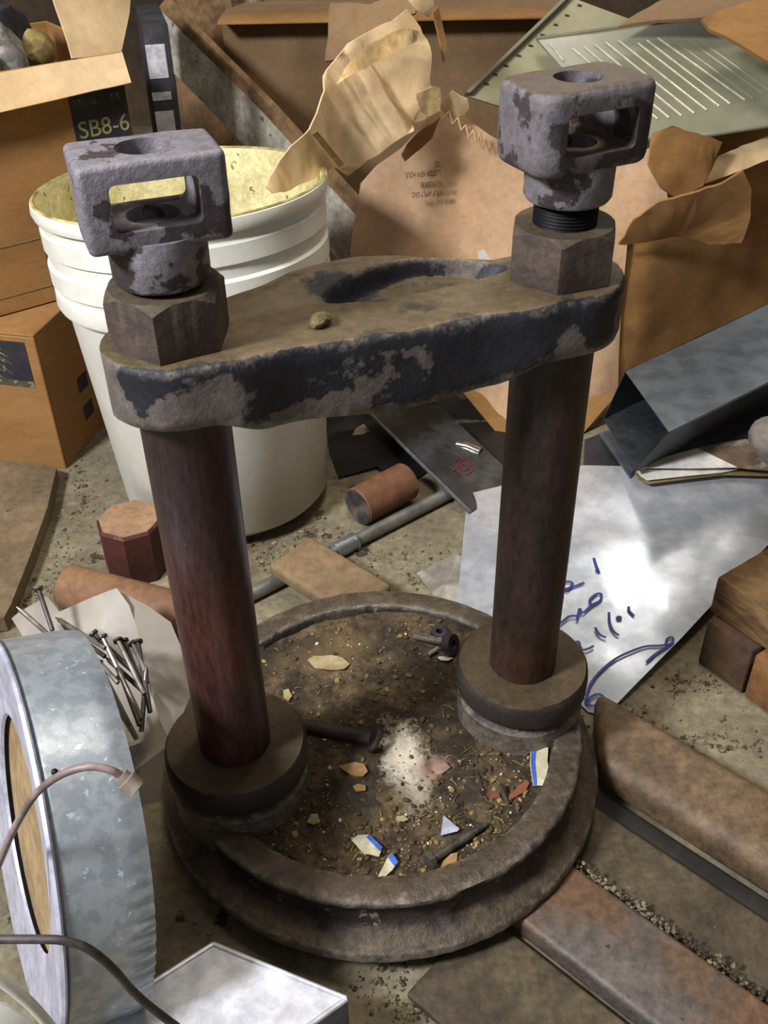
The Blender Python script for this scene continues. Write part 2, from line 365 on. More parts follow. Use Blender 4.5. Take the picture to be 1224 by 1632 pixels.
def boolean(base, cutters):
    for c in cutters:
        md = base.modifiers.new('b', 'BOOLEAN'); md.operation = 'DIFFERENCE'; md.solver = 'EXACT'; md.object = c
    bpy.context.view_layer.update()
    me = bpy.data.meshes.new_from_object(base.evaluated_get(bpy.context.evaluated_depsgraph_get()))
    base.modifiers.clear(); base.data = me
    for c in cutters: bpy.data.objects.remove(c)
    for p in me.polygons: p.use_smooth = True
    me.set_sharp_from_angle(angle=math.radians(32))
for s, zb, rot, hz in ((-1, .728, .02, 0), (1, .746, .13, 0)):
    x0 = s*D
    # hex nut
    bm = bmesh.new(); phi = .17 if s < 0 else .02; seg = 72; zt = .724
    def hexr(a):
        t = (a-phi) % (math.pi/3)-math.pi/6; return .0445/math.cos(t)
    rows = []
    for kind in range(5):
        ring = []
        for k in range(seg):
            a = 2*math.pi*k/seg; r = hexr(a)
            if kind == 0: rr, z = r-.001, .6735
            elif kind == 1: rr, z = r, .677
            elif kind == 2: rr, z = r, zt-.001-max(0, r-.0455)*1.1
            elif kind == 3: rr, z = min(r, .0445), zt
            else: rr, z = .029, zt
            ring.append(bm.verts.new((x0+rr*math.cos(a), rr*math.sin(a), z)))
        rows.append(ring)
    for a, b in zip(rows, rows[1:]):
        for k in range(seg): bm.faces.new((a[k], a[(k+1) % seg], b[(k+1) % seg], b[k]))
    caps(bm, rows)
    fin('hex_nut', bm, M['nut'], press, smooth=28)
    # threaded shank
    bm = bmesh.new(); zz = .715; prof = []
    while zz < zb+.01: prof += [(.029, zz), (.0275, zz+.0015)]; zz += .003
    R = lathe(bm, prof, 40, (x0, 0, 0)); caps(bm, R); fin('threaded_shank', bm, M['thread'], press)
    # eye nut: neck and window head
    bm = bmesh.new(); top = zb+(.037 if s < 0 else .033)
    R = lathe(bm, [(.028, zb), (.0365, zb+.0005), (.0388, zb+.004), (.0392, top-.004), (.0385, top+.004)], 56, (x0, 0, 0)); caps(bm, R)
    em = M['eye'] if s < 0 else M['eyedirty']
    neck = fin('eye_neck', bm, M['eye'], press)
    H = .067 if s < 0 else .068; W = .110 if s < 0 else .116; Dp = .068 if s < 0 else .080
    bm = bmesh.new(); box(bm, (0, 0, H/2), (W, Dp, H))
    ve = [e for e in bm.edges if abs(e.verts[0].co.z-e.verts[1].co.z) > .01]
    bmesh.ops.bevel(bm, geom=ve, offset=.007 if s < 0 else .018, segments=5, affect='EDGES', profile=.5)
    he = [e for e in bm.edges if abs(e.verts[0].co.z-e.verts[1].co.z) < .001 and e.is_manifold and len({round(f.normal.z) for f in e.link_faces}) > 1]
    bmesh.ops.bevel(bm, geom=he, offset=.005 if s < 0 else .008, segments=3, affect='EDGES', profile=.5)
    bmesh.ops.subdivide_edges(bm, edges=[e for e in bm.edges if e.calc_length() > .02], cuts=3, use_grid_fill=True)
    for v in bm.verts: v.co += v.co.normalized()*noise.noise(v.co*40+Vector((s, 0, 0)))*.0012
    head = fin('eye_head', bm, em, press, loc=(x0, 0, top-.001)); head.rotation_euler = (0, 0, rot)
    bpy.context.view_layer.update()
    cuts = []
    WW = .066 if s < 0 else .070
    bm = bmesh.new(); box(bm, (0, 0, .034 if s < 0 else .033), (WW, .3, .036 if s < 0 else .034), bev=.005, seg=3); c1 = fin('cut', bm, em, smooth=0); c1.matrix_world = head.matrix_world.copy(); cuts.append(c1)
    bm = bmesh.new(); R = lathe(bm, [(.021, -.05), (.021, .2)], 48); caps(bm, R); c2 = fin('cut', bm, em, smooth=0); c2.matrix_world = head.matrix_world.copy(); cuts.append(c2)
    bpy.context.view_layer.update(); boolean(head, cuts)
    # bore floor seen through the window
    bm = bmesh.new(); R = lathe(bm, [(.0209, .0), (.0209, .004)], 40, (x0, 0, top-.012)); caps(bm, R); fin('bore_plug', bm, M['thread'], press)

# ------------------------------------------------------------------ bucket
bk = thing('bucket', 'white plastic bucket with yellow-stained inside, behind the left press post', 'bucket', (-.270, .660, 0))
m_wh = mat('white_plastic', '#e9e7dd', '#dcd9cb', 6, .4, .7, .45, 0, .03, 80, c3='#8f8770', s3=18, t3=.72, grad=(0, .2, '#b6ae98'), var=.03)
m_yel = mat('yellow_stain', '#e6dca6', '#d2c68c', 12, .45, .6, .5, 0, .1, 90, c3='#7a672e', s3=45, t3=.60)
tilt = Matrix.Rotation(-.07, 4, 'X') @ Matrix.Rotation(-.04, 4, 'Y')
BH = .515
bm = bmesh.new()
prof = [(.165, .012), (.170, .002), (.177, .010), (.214, .36), (.215, .362), (.226, .364), (.229, .370), (.228, .39), (.224, .393), (.226, .40), (.230, .402), (.231, .428), (.226, .432), (.227, .45), (.232, .452), (.233, .478), (.229, .482), (.2295, .492), (.238, .495), (.2415, .503), (.240, .513), (.235, .516), (.231, .513)]
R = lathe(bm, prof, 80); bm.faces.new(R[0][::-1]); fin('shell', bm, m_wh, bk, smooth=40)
bm = bmesh.new(); R = lathe(bm, [(.2315, .5135), (.228, .505), (.224, .44), (.21, .34), (.172, .02), (.02, .016)], 80); bm.faces.new(R[-1]); fin('inside', bm, m_yel, bk, smooth=50)
bm = bmesh.new(); R = lathe(bm, [(.2312, .5138), (.235, .5166), (.2385, .5150)], 80); fin('stained_rim', bm, mat('rim_stain', '#c9bb78', '#8d7c3c', 30, .4, .6, .6), bk)
bm = bmesh.new()
for a in (2.9,):
    box(bm, (.236*math.cos(a), .236*math.sin(a), .44), (.02, .05, .04), rz=a, bev=.005)
fin('handle_lug', bm, m_wh, bk)
for ch in bk.children:                       # taller, slightly narrower mouth
    for v in ch.data.vertices: k = 1-.075*v.co.z/.5; v.co.x *= k; v.co.y *= k; v.co.z *= 1.05
for ch in bk.children: ch.data.transform(tilt)
bk.location.z = .012

# ------------------------------------------------------------------ cardboard boxes, left stack
m_cb = mat('cardboard', '#9b713f', '#8c6436', 4, .4, .65, .85, 0, .08, 60, aniso=(1, 1, 3), var=.07)
m_cbl = mat('cardboard_light', '#dabd92', '#cbab7e', 4, .4, .65, .85, 0, .08, 60, var=.07)
m_cbd = mat('cardboard_dark', '#856a49', '#765c3e', 4, .4, .65, .85, 0, .08, 60, var=.07)
m_cbp = mat('cardboard_pink', '#cba682', '#c19a76', 5, .4, .65, .85, 0, .15, 60, c3='#9a7650', s3=16, t3=.66, var=.08)
m_blk = mat('label_black', '#24232b', '#2e2b30', 20, bump=0)
m_lbl = mat('label_ink', '#a09a5f', '#7d7850', 60, bump=0)
m_grime = mat('label_worn', '#8d8463', '#4b4538', 60, .45, .5, bump=0)
def carton(name, label, corner, ang, wdt, dep, h, z0=0, m=None, open_top=False, mside=None):
    """corner = near right bottom corner; the front runs to the left from it, at angle ang"""
    t = thing(name, label, 'box', (corner[0], corner[1], z0), ang)
    th = .005
    def pan(nm, c, s, mm): b = bmesh.new(); box(b, c, s, bev=.0015, seg=1); return fin(nm, b, mm, t)
    pan('front_panel', (-wdt/2, th/2, h/2), (wdt, th, h), m); pan('rear_panel', (-wdt/2, dep-th/2, h/2), (wdt, th, h), m)
    pan('side_panel', (-th/2, dep/2, h/2), (th, dep-2*th-.0005, h), mside or m); pan('side_panel', (-wdt+th/2, dep/2, h/2), (th, dep-2*th-.0005, h), m)
    pan('bottom_panel', (-wdt/2, dep/2, th/2), (wdt-2*th-.001, dep-2*th-.001, th), m)
    if not open_top: pan('top_flap', (-wdt/2, dep*.25, h+th/2), (wdt, dep*.495, th), m); pan('top_flap', (-wdt/2, dep*.75, h+th/2), (wdt, dep*.495, th), m)
    return t
def decal(parent, name, x0, x1, z0, z1, m, y=-.0008, th=.0008):
    b = bmesh.new(); box(b, ((x0+x1)/2, y, (z0+z1)/2), (abs(x1-x0), th, abs(z1-z0))); return fin(name, b, m, parent, smooth=0)
lo = carton('cardboard_box', 'orange-brown cardboard box standing on the floor left of the white bucket', (-.588, .746), -.235, .45, .42, .272, m=m_cb)
decal(lo, 'dark_label', -.25, -.02, .185, .262, m_blk)
decal(lo, 'worn_print', -.25, -.02, .173, .185, m_grime)
bm = bmesh.new(); rr = random.Random(11)
for i in range(26): box(bm, (-.06-rr.random()*.17, -.0018, .192+rr.random()*.06), (.02+.03*rr.random(), .0006, .003), rot=Matrix.Rotation(.5+rr.random()*.3, 4, 'Y'))
fin('worn_lettering', bm, m_grime, lo, smooth=0)
for zq in (.12, .06): b = bmesh.new(); box(b, (.0006, .12, zq), (.0008, .035, .03)); fin('side_print', b, m_blk, lo, smooth=0)
up = carton('cardboard_box', 'open cardboard box with black label and raised flap, stacked at the upper left', (-.418, .995), .62, .50, .33, .392, .279, m=m_cb, open_top=True)
bl_ = decal(up, 'black_label', -.105, -.004, .24, .362, m_blk)
text_mesh('label_code', 'SB8-6', .040, m_lbl, bl_, Matrix.Translation((-.099, -.0014, .268)) @ Matrix.Rotation(math.pi/2, 4, 'X'))
text_mesh('label_line', 'Micro...   58', .017, m_grime, bl_, Matrix.Translation((-.099, -.0014, .32)) @ Matrix.Rotation(math.pi/2, 4, 'X'))
b = bmesh.new()
for (x0, x1, z0, z1) in ((-.36, -.20, .118, .120), (-.36, -.20, .03, .032), (-.36, -.358, .03, .12), (-.202, -.20, .03, .12)): box(b, ((x0+x1)/2, -.0006, (z0+z1)/2), (x1-x0, .0008, z1-z0))
fin('printed_frame', b, m_cbd, up, smooth=0)
def rel(o, pts):
    bpy.context.view_layer.update(); inv = o.matrix_world.inverted(); return [inv @ Vector(p) for p in pts]
def child_sheet(par, name, pts, m, **k):
    o = sheet(name, rel(par, pts), m, parent=par, **k); return o
sheet_pts = [(-.505, -.006, .393), (.0, -.006, .393), (-.004, -.035, .352), (-.26, -.04, .342), (-.505, -.035, .337)]
o = sheet('front_flap', sheet_pts, m_cbl, parent=up, crumple=.006, th=.004)
o = sheet('raised_flap', [(-.085, .0, .394), (.003, .008, .389), (.04, .04, .44), (.11, .09, .61), (-.05, .04, .61), (-.09, .02, .49)], m_cbl, parent=up, crumple=.012, th=.004)
# things inside the open box
m_sil = mat('silver_wrap', '#b9b3ad', '#7d7876', 18, .45, .55, .35, .3, .4, 50)
cc = up.matrix_world
def inbox(x, y, z): return up.matrix_world @ Vector((x, y, z))
for nm, lb, ct, c, s, sq, mm in (('crumpled_foil', 'crumpled silver wrap inside the open box at upper left', 'foil', (-.175, .07, .405), .05, (.8, .7, 1), m_sil),
    ('black_bag', 'black plastic bag inside the open box at upper left', 'bag', (-.15, .16, .40), .085, (1.1, .6, .9), m_blk),
    ('yellow_rag', 'yellowish rag in the corner of the open box at upper left', 'rag', (-.105, .10, .395), .038, (1, .6, .8), mat('rag', '#a08c50', '#6f5c35', 20, bump=.5)),
    ('green_packet', 'olive and white packet at the left end of the open box', 'packet', (-.225, .02, .40), .034, (1, .6, 1), mat('packet', '#8d8542', '#c9c6a8', 12, .5, .53))):
    bm = bmesh.new(); blob(bm, (0, 0, 0), s, sq, 3, .0, random.Random(4))
    for v in bm.verts: v.co *= 1+noise.noise(v.co*28)*.35+noise.noise(v.co*80)*.1
    tag(fin(nm, bm, mm, loc=inbox(*c), smooth=25), lb, ct)
bm = bmesh.new(); box(bm, (-.25, .165, .30), (.47, .3, .01)); fin('packing_layer', bm, m_cbd, up)

# black box beside it with white label, boards leaning behind
t = thing('slim_box', 'narrow black box with white label stripes, standing behind the open carton', 'box', (-.405, 1.22, 0), .25)
bm = bmesh.new(); box(bm, (.005, .10, .335), (.048, .2, .67), bev=.003); fin('body', bm, mat('black_card', '#2b2a30', '#3c3a3e', 9), t)
m_white = mat('label_white', '#c9c6cc', '#b3afb5', 12, bump=0)
for z0, z1 in ((.575, .635), (.535, .55), (.47, .515)): decal(t, 'white_stripe', -.018, .018, z0, z1, m_white)

m_grey = mat('grey_board', '#b5aea0', '#948d80', 12, .4, .6, .8, 0, .4, 70, c3='#55504a', s3=30, t3=.62, aniso=(1, 1, 1))
m_wood = mat('weathered_wood', '#8a6a45', '#5f452a', 14, .4, .6, .8, 0, .4, 60, aniso=(1, .2, 1))
def beam(name, label, cat, p0, p1, wv, hv, m, bev=.003, parent=None, seg=2, nseg=1):
    """box from p0 to p1 with full width vector wv and height vector hv"""
    p0, p1, wv, hv = map(Vector, (p0, p1, wv, hv)); d = p1-p0; c = (p0+p1)/2
    bm = bmesh.new(); vs = bmesh.ops.create_cube(bm, size=1)['verts']
    mt = Matrix((( d.x, wv.x, hv.x, 0), (d.y, wv.y, hv.y, 0), (d.z, wv.z, hv.z, 0), (0, 0, 0, 1)))
    bmesh.ops.transform(bm, matrix=mt, verts=vs)
    if bev: bmesh.ops.bevel(bm, geom=bm.edges[:], offset=bev, segments=seg, affect='EDGES', profile=.5)
    bmesh.ops.translate(bm, verts=bm.verts, vec=(0, 0, 0))
    o = fin(name, bm, m, parent, loc=c)
    if not parent: tag(o, label, cat)
    return o
def gy(l): return PY([(x_, y_, 1.55-(x_-262)/313*.42) for x_, y_ in l])
gpk = sheet('grey_plank', gy([(252, 12), (420, 180), (575, 352), (640, 425), (640, 560), (560, 440), (388, 230), (330, 170), (264, 104), (250, 32)]), m_grey, 'long grey weathered plank leaning diagonally behind the white bucket', 'plank', crumple=.001, th=.02, cell=.06)
ge = gy([(252, 12), (262, 0), (430, 168), (585, 340), (650, 412), (640, 425), (575, 352), (420, 180)])
sheet('split_edge', [q-gpk.location for q in ge], m_wood, parent=gpk, crumple=.001, th=.018, cell=.06)
a2 = on(290, 60, y=1.70); b3 = on(420, 330, y=1.55)
beam('brown_board', 'dark brown board standing behind the grey plank', 'plank', (-.395, 1.72, 0), (-.39, 1.74, .80), (.15, 0, 0), (0, .02, 0), m_wood)
beam('pale_board', 'pale narrow board standing behind the top of the grey plank', 'plank', (-.25, 1.78, 0), (-.29, 1.80, .84), (.05, 0, 0), (0, .02, 0), mat('pale_wood', '#8f7a5c', '#5f4b35', 10, aniso=(3, 1, .3)))

bb = carton('cardboard_box', 'wide closed cardboard box standing at the back, top centre', (.47, 1.62), 0, .80, .3, .60, m=m_cbd)
beam('top_fold', '', '', (-.80, -.02, .605), (0, -.02, .605), (0, .10, 0), (0, 0, .005), m_cb, parent=bb, bev=.001)
o = bb.children[-1]

# ------------------------------------------------------------------ torn big box, centre and right
tb = thing('torn_box', 'large torn tan cardboard box with printed stencil, behind the right press post', 'box', tuple(on(800, 700, z=0)))
child_sheet(tb, 'front_face', PY([(575, 292, .97), (600, 264, .975), (640, 236, .98), (690, 182, .99), (712, 152, 1.0), (745, 168, 1.0), (742, 187, 1.0), (780, 215, 1.0), (800, 226, 1.0), (870, 272, .99), (990, 262, .99), (1055, 225, 1.0), (1064, 320, .97), (1000, 378, .96), (990, 500, .93), (985, 640, .89), (930, 690, .84), (805, 702, .83), (737, 624, .87), (700, 636, .88), (582, 652, .89), (556, 425, .945), (562, 370, .96)]), m_cbp, crumple=.008, ns=5, th=.005)
child_sheet(tb, 'side_face', PY([(985, 385, .962), (1060, 310, 1.0), (1085, 225, 1.05), (1240, 185, 1.25), (1260, 330, 1.25), (1260, 480, 1.22), (1165, 530, 1.10), (1000, 600, .92), (985, 640, .892)]), m_cb, crumple=.008, ns=6, th=.005, seed=2)
child_sheet(tb, 'folded_flap', PY([(985, 388, .93), (1010, 350, .90), (1050, 322, .88), (1100, 308, .87), (1150, 292, .87), (1185, 274, .88), (1197, 300, .89), (1194, 350, .91), (1180, 384, .93), (1130, 392, .95), (1080, 378, .95), (1030, 382, .94)]), m_cb, crumple=.012, ns=9, th=.004, seed=3, rag=.001)
child_sheet(tb, 'torn_flap', PY([(1045, 212, .95), (1075, 200, .96), (1152, 226, 1.0), (1140, 260, .99), (1122, 296, .96), (1085, 318, .93), (1050, 300, .92), (1030, 262, .93)]), m_cb, crumple=.012, ns=10, th=.004, seed=4, rag=.001)
child_sheet(tb, 'torn_flap', PY([(1125, 292, 1.02), (1145, 248, 1.04), (1250, 205, 1.08), (1250, 245, 1.06), (1180, 272, 1.03)]), m_cbl, crumple=.006, th=.004, seed=5, rag=.001)
child_sheet(tb, 'bottom_flap', PY([(737, 624, .868), (750, 600, .90), (830, 600, .90), (940, 632, .87), (985, 626, .87), (930, 690, .83), (805, 705, .82)]), m_cb, crumple=.003, th=.005, seed=6)
child_sheet(tb, 'torn_corner', PY([(554, 418, .93), (572, 425, .93), (585, 442, .94), (556, 440, .94)]), m_cbl, crumple=.004, th=.004, seed=6, cell=.02)
child_sheet(tb, 'crumpled_strip', PY([(700, 168, .97), (720, 146, .96), (745, 158, .96), (748, 172, .965), (740, 183, .97), (715, 190, .97)]), m_cbl, crumple=.01, ns=20, cell=.015, th=.003, seed=8, rag=.002)
# exposed flutes of the corrugated core along the torn edge
prev = [(700, 178, .965), (716, 186, .965), (730, 196, .965), (742, 208, .966), (754, 216, .968), (764, 221, .97), (776, 224, .97)]
bm = bmesh.new()
for i, (px, py, y) in enumerate(prev):
    A = on(px, py-9, y=y); B = on(px+5, py+12, y=y-.004); tube(bm, [A, B], .0016, 5)
    if i: A2 = on(prev[i-1][0]+5, prev[i-1][1]+12, y=y-.004); tube(bm, [A2, A], .0012, 5)
bmesh.ops.translate(bm, verts=bm.verts, vec=-tb.location)
tag(fin('exposed_flutes', bm, m_cbl, tb), 'pale ragged flutes of the corrugated core', kind='stuff')
# stencil, upside down as the box lies
f0 = on(690, 300, y=.962); ins = [on(686, 260, y=.966), on(706, 316, y=.958)]
nrm = Vector((0, -1, .10)).normalized()
def stencil(body, px, py, y, size):
    p = on(px, py, y=y) - tb.location
    up_ = Vector((.02, -.07, -1)).normalized(); rt_ = Vector((-1, 0, -.06)).normalized(); nn = rt_.cross(up_)
    mw = Matrix(((rt_.x, up_.x, nn.x, p.x), (rt_.y, up_.y, nn.y, p.y), (rt_.z, up_.z, nn.z, p.z), (0, 0, 0, 1)))
    return text_mesh('stencil', body, size, m_ink, tb, mw @ Matrix.Diagonal((.50, 1, 1, 1)), ext=.0006)
m_ink = mat('stencil_ink', '#4a3a30', None, bump=0)
for body, px, py in (('409UP APPLY GRO', 706, 303), ('No INDEX 81', 705, 288), ('LUSTOR NEW HOUS', 703, 271), ('122', 702, 257)):
    stencil(body, px, py, .945, .0135)

hp = sheet('torn_cardboard', PY([(a_, b_, c_-(.93-c_)*1.3) for a_, b_, c_ in [(438, 297, .80), (455, 268, .81), (478, 232, .82), (502, 205, .83), (522, 168, .85), (534, 142, .86), (533, 118, .87), (552, 92, .885), (572, 66, .90), (598, 50, .91), (640, 30, .92), (662, 12, .93), (684, 40, .93), (698, 72, .92), (704, 110, .92), (703, 150, .92), (706, 172, .92), (690, 190, .915), (668, 196, .91), (668, 208, .90), (640, 226, .89), (614, 246, .88), (596, 256, .875), (566, 280, .865), (548, 268, .855), (544, 266, .85), (520, 280, .835), (496, 292, .825), (468, 306, .81), (448, 308, .80)]]), m_cbl,
      'ragged light piece of torn cardboard hanging down over the white bucket', 'cardboard', crumple=.009, ns=10, th=.004, rag=.0012, seed=21, cell=.012,
      curl=[(on(497, 214, y=0.7), on(549, 266, y=0.746), .28), (on(590, 100, y=0.838), on(655, 190, y=0.861), .25), (on(536, 150, y=0.792), on(700, 90, y=0.907), .2)])
m_tape = mat('tape', '#cda165', '#c09357', 20, rough=.35, bump=.02)
tp = PY([(497, 214, 0.653), (506, 209, 0.653), (549, 262, 0.712), (541, 268, 0.712)]); inv = -hp.location
o = sheet('tape_strip', [p+inv for p in tp], m_tape, parent=hp, crumple=.001, th=.0006)
for k_, pl_ in enumerate(([(537, 134, 0.741), (552, 106, 0.769), (585, 72, 0.815), (640, 46, 0.849), (668, 50, 0.861), (664, 66, 0.861), (628, 84, 0.827), (600, 98, 0.815), (575, 112, 0.78)], [(664, 150, 0.833), (690, 138, 0.849), (702, 140, 0.861), (700, 176, 0.861), (684, 186, 0.849), (668, 176, 0.838)])):
    sheet('torn_ply', [q+inv for q in PY(pl_)], mat('ply_pale', '#d9bc85', '#c4a067', 14), parent=hp, crumple=.004, ns=30, th=.0015, rag=.0015, seed=40+k_, cell=.012)
sheet('torn_cardboard', PY([(528, 8, 1.0), (548, 6, 1.0), (590, 8, 1.0), (606, 0, 1.0), (640, -12, .99), (672, -20, .98), (662, 22, .955), (620, 40, .955), (590, 52, .96), (574, 66, .965), (552, 88, .97), (530, 96, .98), (518, 98, .98), (524, 60, .99)]), m_cbd,
      'small darker torn cardboard flap behind the top of the hanging piece', 'cardboard', crumple=.012, ns=9, th=.004, rag=.0012, seed=25)
sheet('torn_cardboard', PY([(640, -10, .90), (660, 15, .90), (684, 28, .92), (692, 10, .92), (690, -20, .92), (650, -30, .9)]), m_cbl,
      'pale cardboard scrap at the top centre edge', 'cardboard', crumple=.008, th=.004, rag=.001, seed=27)
sheet('torn_cardboard', PY([(690, 20, .97), (700, 60, .965), (708, 100, .96), (712, 72, .97), (706, 40, .98), (700, 10, .98)]), m_cb,
      'narrow curled cardboard sliver right of the hanging piece', 'cardboard', crumple=.006, th=.003, seed=28, cell=.02)
sheet('torn_cardboard', PY([(668, 214, .93), (692, 196, .935), (702, 186, .94), (690, 220, .94), (660, 246, .935), (646, 258, .93), (640, 248, .925), (650, 232, .925)]), m_cb,
      'small torn cardboard scrap under the right end of the hanging piece', 'cardboard', crumple=.006, th=.004, seed=29, rag=.001, cell=.02)
sheet('white_scrap', PY([(762, 402, .90), (772, 398, .90), (787, 420, .90), (764, 424, .90)]), m_wh, 'tiny white paper scrap against the torn box above the crossbar', 'paper', crumple=.002, th=.001, cell=.02)

# ------------------------------------------------------------------ plastic light covers, top right
m_pl = mat('cloudy_plastic', '#8d8c74', '#7f7e68', 6, .4, .65, .25, 0, .04, 40, var=.04)
m_pl2 = mat('cream_plastic', '#b3ad8c', '#a39e80', 6, .4, .65, .3, 0, .03, 40, var=.04)
m_rib = mat('plastic_rib', '#c9c6ae', None, rough=.25, bump=0)
A0, A1, A2, A3 = on(742, 152, y=1.14), on(905, -6, y=1.34), on(1120, -30, y=1.36), on(800, 218, y=1.10)
A2 = A1 + (on(860, 190, y=1.16)-A0)*1.25; A3 = A0 + (on(860, 190, y=1.16)-A0)*1.25
pn = (A1-A0).cross(A3-A0).normalized(); pn = -pn if pn.dot(CP-A0) < 0 else pn
pc = thing('plastic_cover', 'cream plastic light cover with a row of small slots along its edge, top right', 'panel', tuple(A0))
def rl(o, P): return [p-o.location for p in P]
sheet('panel', rl(pc, [A0, A1, A2, A3]), m_pl2, parent=pc, crumple=.001, th=.004, cell=.06)
e1 = (A1-A0); e2 = (A3-A0).normalized()
beam('edge_lip', '', '', A0-A0+pn*.006, A1-A0+pn*.006, e2*.008, pn*.014, m_pl, parent=pc, bev=.001)
m_slot = mat('slot_dark', '#4a4a3d', None, bump=0)
for px, py in ((923, 9), (903, 25), (885, 40), (864, 56), (845, 73), (826, 89), (806, 105), (789, 119), (775, 134)):
    p = onp(px, py, A0, pn)+pn*.001; bm = bmesh.new()
    d = (e1.normalized()*.2+e2).normalized(); tube(bm, [p-pc.location-d*.004, p-pc.location+d*.004], .0022, 6); fin('slot', bm, m_slot, pc)
B0, B1, B2 = on(855, 62, y=1.22), on(1130, 24, y=1.30), on(1045, 226, y=1.00)
bn = (B1-B0).cross(B2-B0).normalized(); bn = -bn if bn.dot(CP-B0) < 0 else bn
rc_ = thing('ribbed_cover', 'translucent grey-green ribbed plastic light cover lying on the torn box, top right', 'panel', tuple(B2))
sheet('panel', rl(rc_, [onp(*p, B0, bn) for p in ((855, 62), (1040, 34), (1130, 24), (1290, 110), (1290, 190), (1060, 226), (1000, 212), (960, 180))]), m_pl, parent=rc_, crumple=.0015, th=.005, cell=.06)
for (a, b) in (((876, 70), (898, 98)), ((1016, 69), (1146, 170)), ((1031, 65), (1163, 166)), ((1048, 61), (1187, 160)), ((1066, 60), (1201, 158)), ((985, 65), (1126, 176)), ((965, 68), (1106, 181)), ((948, 72), (1086, 185)), ((930, 75), (1066, 188)), ((912, 78), (1048, 190)), ((1090, 60), (1216, 150)), ((1110, 62), (1228, 146))):
    P0, P1 = onp(*a, B0, bn)+bn*.001, onp(*b, B0, bn)+bn*.001
    bm = bmesh.new(); tube(bm, rl(rc_, [P0, P1]), .0017, 6); fin('rib', bm, m_rib if a[0] < 1060 else m_pl, rc_)
for (a, b) in (((855, 62), (1130, 24)), ((1060, 226), (1290, 190))):
    P0, P1 = onp(*a, B0, bn), onp(*b, B0, bn); bm = bmesh.new(); tube(bm, rl(rc_, [P0, P1]), .004, 8); fin('rolled_edge', bm, m_pl, rc_)
sheet('torn_cardboard', PY([(1118, 30, 1.10), (1150, 14, 1.12), (1260, -10, 1.14), (1260, 108, 1.02), (1224, 96, 1.03), (1180, 70, 1.06), (1130, 48, 1.09)]), m_cb, 'brown cardboard flap over the ribbed cover at the top right corner', 'cardboard', crumple=.008, th=.007, seed=31)
sheet('torn_cardboard', PY([(985, 40, 1.20), (1050, 0, 1.26), (1260, -60, 1.3), (1260, -12, 1.22), (1118, 26, 1.18)]), m_cbd, 'dark cardboard flap along the top edge above the ribbed cover', 'cardboard', crumple=.006, th=.006, seed=32)

# ------------------------------------------------------------------ galvanised sheet with marker writing
m_galv = mat('galvanised', '#c9ccd2', '#b2b6bd', 18, .4, .6, .20, .42, .06, 40, c3='#7e7c76', s3=50, t3=.71, rough2=.25, var=.06)
m_galv2 = mat('galvanised_matte', '#70767a', '#5c6266', 30, .4, .6, .5, .4, .12, 60, c3='#70757a', s3=60, t3=.66, var=.08)
m_blue = mat('blue_marker', '#2a3590', None, rough=.5, bump=0)
g0 = on(965, 1138, z=.006); gdir = (on(728, 960, z=.006)-g0).normalized()
hn = Vector((-gdir.y, gdir.x, 0));  hn = hn if hn.y > 0 else -hn
sl = math.radians(5); upv = hn*math.cos(sl)+Vector((0, 0, math.sin(sl))); gn = gdir.cross(upv).normalized(); gn = gn if gn.z > 0 else -gn
gs = thing('galvanised_sheet', 'flat galvanised metal sheet with blue marker handwriting, right of the press', 'sheet metal', tuple(g0))
GP = [onp(*p, g0, gn) for p in ((745, 787), (795, 775), (850, 757), (930, 742), (1000, 744), (1300, 752), (1300, 790), (1224, 868), (1085, 1018), (1000, 1105), (967, 1139), (938, 1134), (880, 1080), (728, 962), (738, 860))]
sheet('panel', rl(gs, GP), m_galv, parent=gs, crumple=.0035, ns=5, th=.0015, cell=.03)
def ink(strokes, par, p0, n, m, wpx, name='marker_stroke', off=.004):
    for st in strokes:
        P = [onp(x, y, p0, n)+n*off for x, y in st]
        Q = catmull(P, 5) if len(P) > 1 else P; bm = bmesh.new()
        hw = wpx/FPX*(Q[0]-CP).length/2
        if len(P) == 1:
            blob(bm, P[0], hw*2.3, (1, 1, .1), 2, 0)
        else:
            vs = []
            for i, q in enumerate(Q):
                d = (Q[min(i+1, len(Q)-1)]-Q[max(i-1, 0)]).normalized(); s = d.cross(n).normalized()
                vs.append((bm.verts.new(q+s*hw), bm.verts.new(q-s*hw)))
            for a, b in zip(vs, vs[1:]): bm.faces.new((a[0], a[1], b[1], b[0]))
        bmesh.ops.translate(bm, verts=bm.verts, vec=-par.location); fin(name, bm, m, par, smooth=0)
K = lambda l: [(870+x*230/1224, 860+y*290/1543) for x, y in l]
ink([K([(405, 170), (425, 235), (452, 298)]), K([(420, 272), (452, 298)]), K([(120, 400), (175, 370), (225, 385), (190, 440), (150, 440), (230, 415), (325, 380)]),
     K([(60, 760), (130, 715), (200, 665), (265, 665), (265, 695), (285, 600), (310, 635), (380, 580), (460, 530), (465, 475), (420, 480), (370, 530), (390, 565), (440, 545)]),
     K([(533, 630), (540, 720), (570, 790), (618, 828)]), K([(700, 580), (705, 620), (748, 662)]), K([(415, 760), (455, 820), (508, 845)]), K([(618, 680)]),
     K([(240, 890), (275, 880), (290, 920), (310, 950), (370, 935), (405, 915)]),
     K([(850, 1055), (930, 985), (1040, 910), (960, 915), (850, 920), (740, 955), (600, 1020), (480, 1115), (390, 1220), (350, 1320), (345, 1390)]),
     K([(1015, 900), (1030, 855), (1070, 845), (1075, 880), (1040, 910)]),
     K([(345, 1390), (380, 1350), (440, 1325), (485, 1350), (450, 1395), (400, 1425), (350, 1400), (330, 1360)])], gs, g0, gn, m_blue, 4.2)

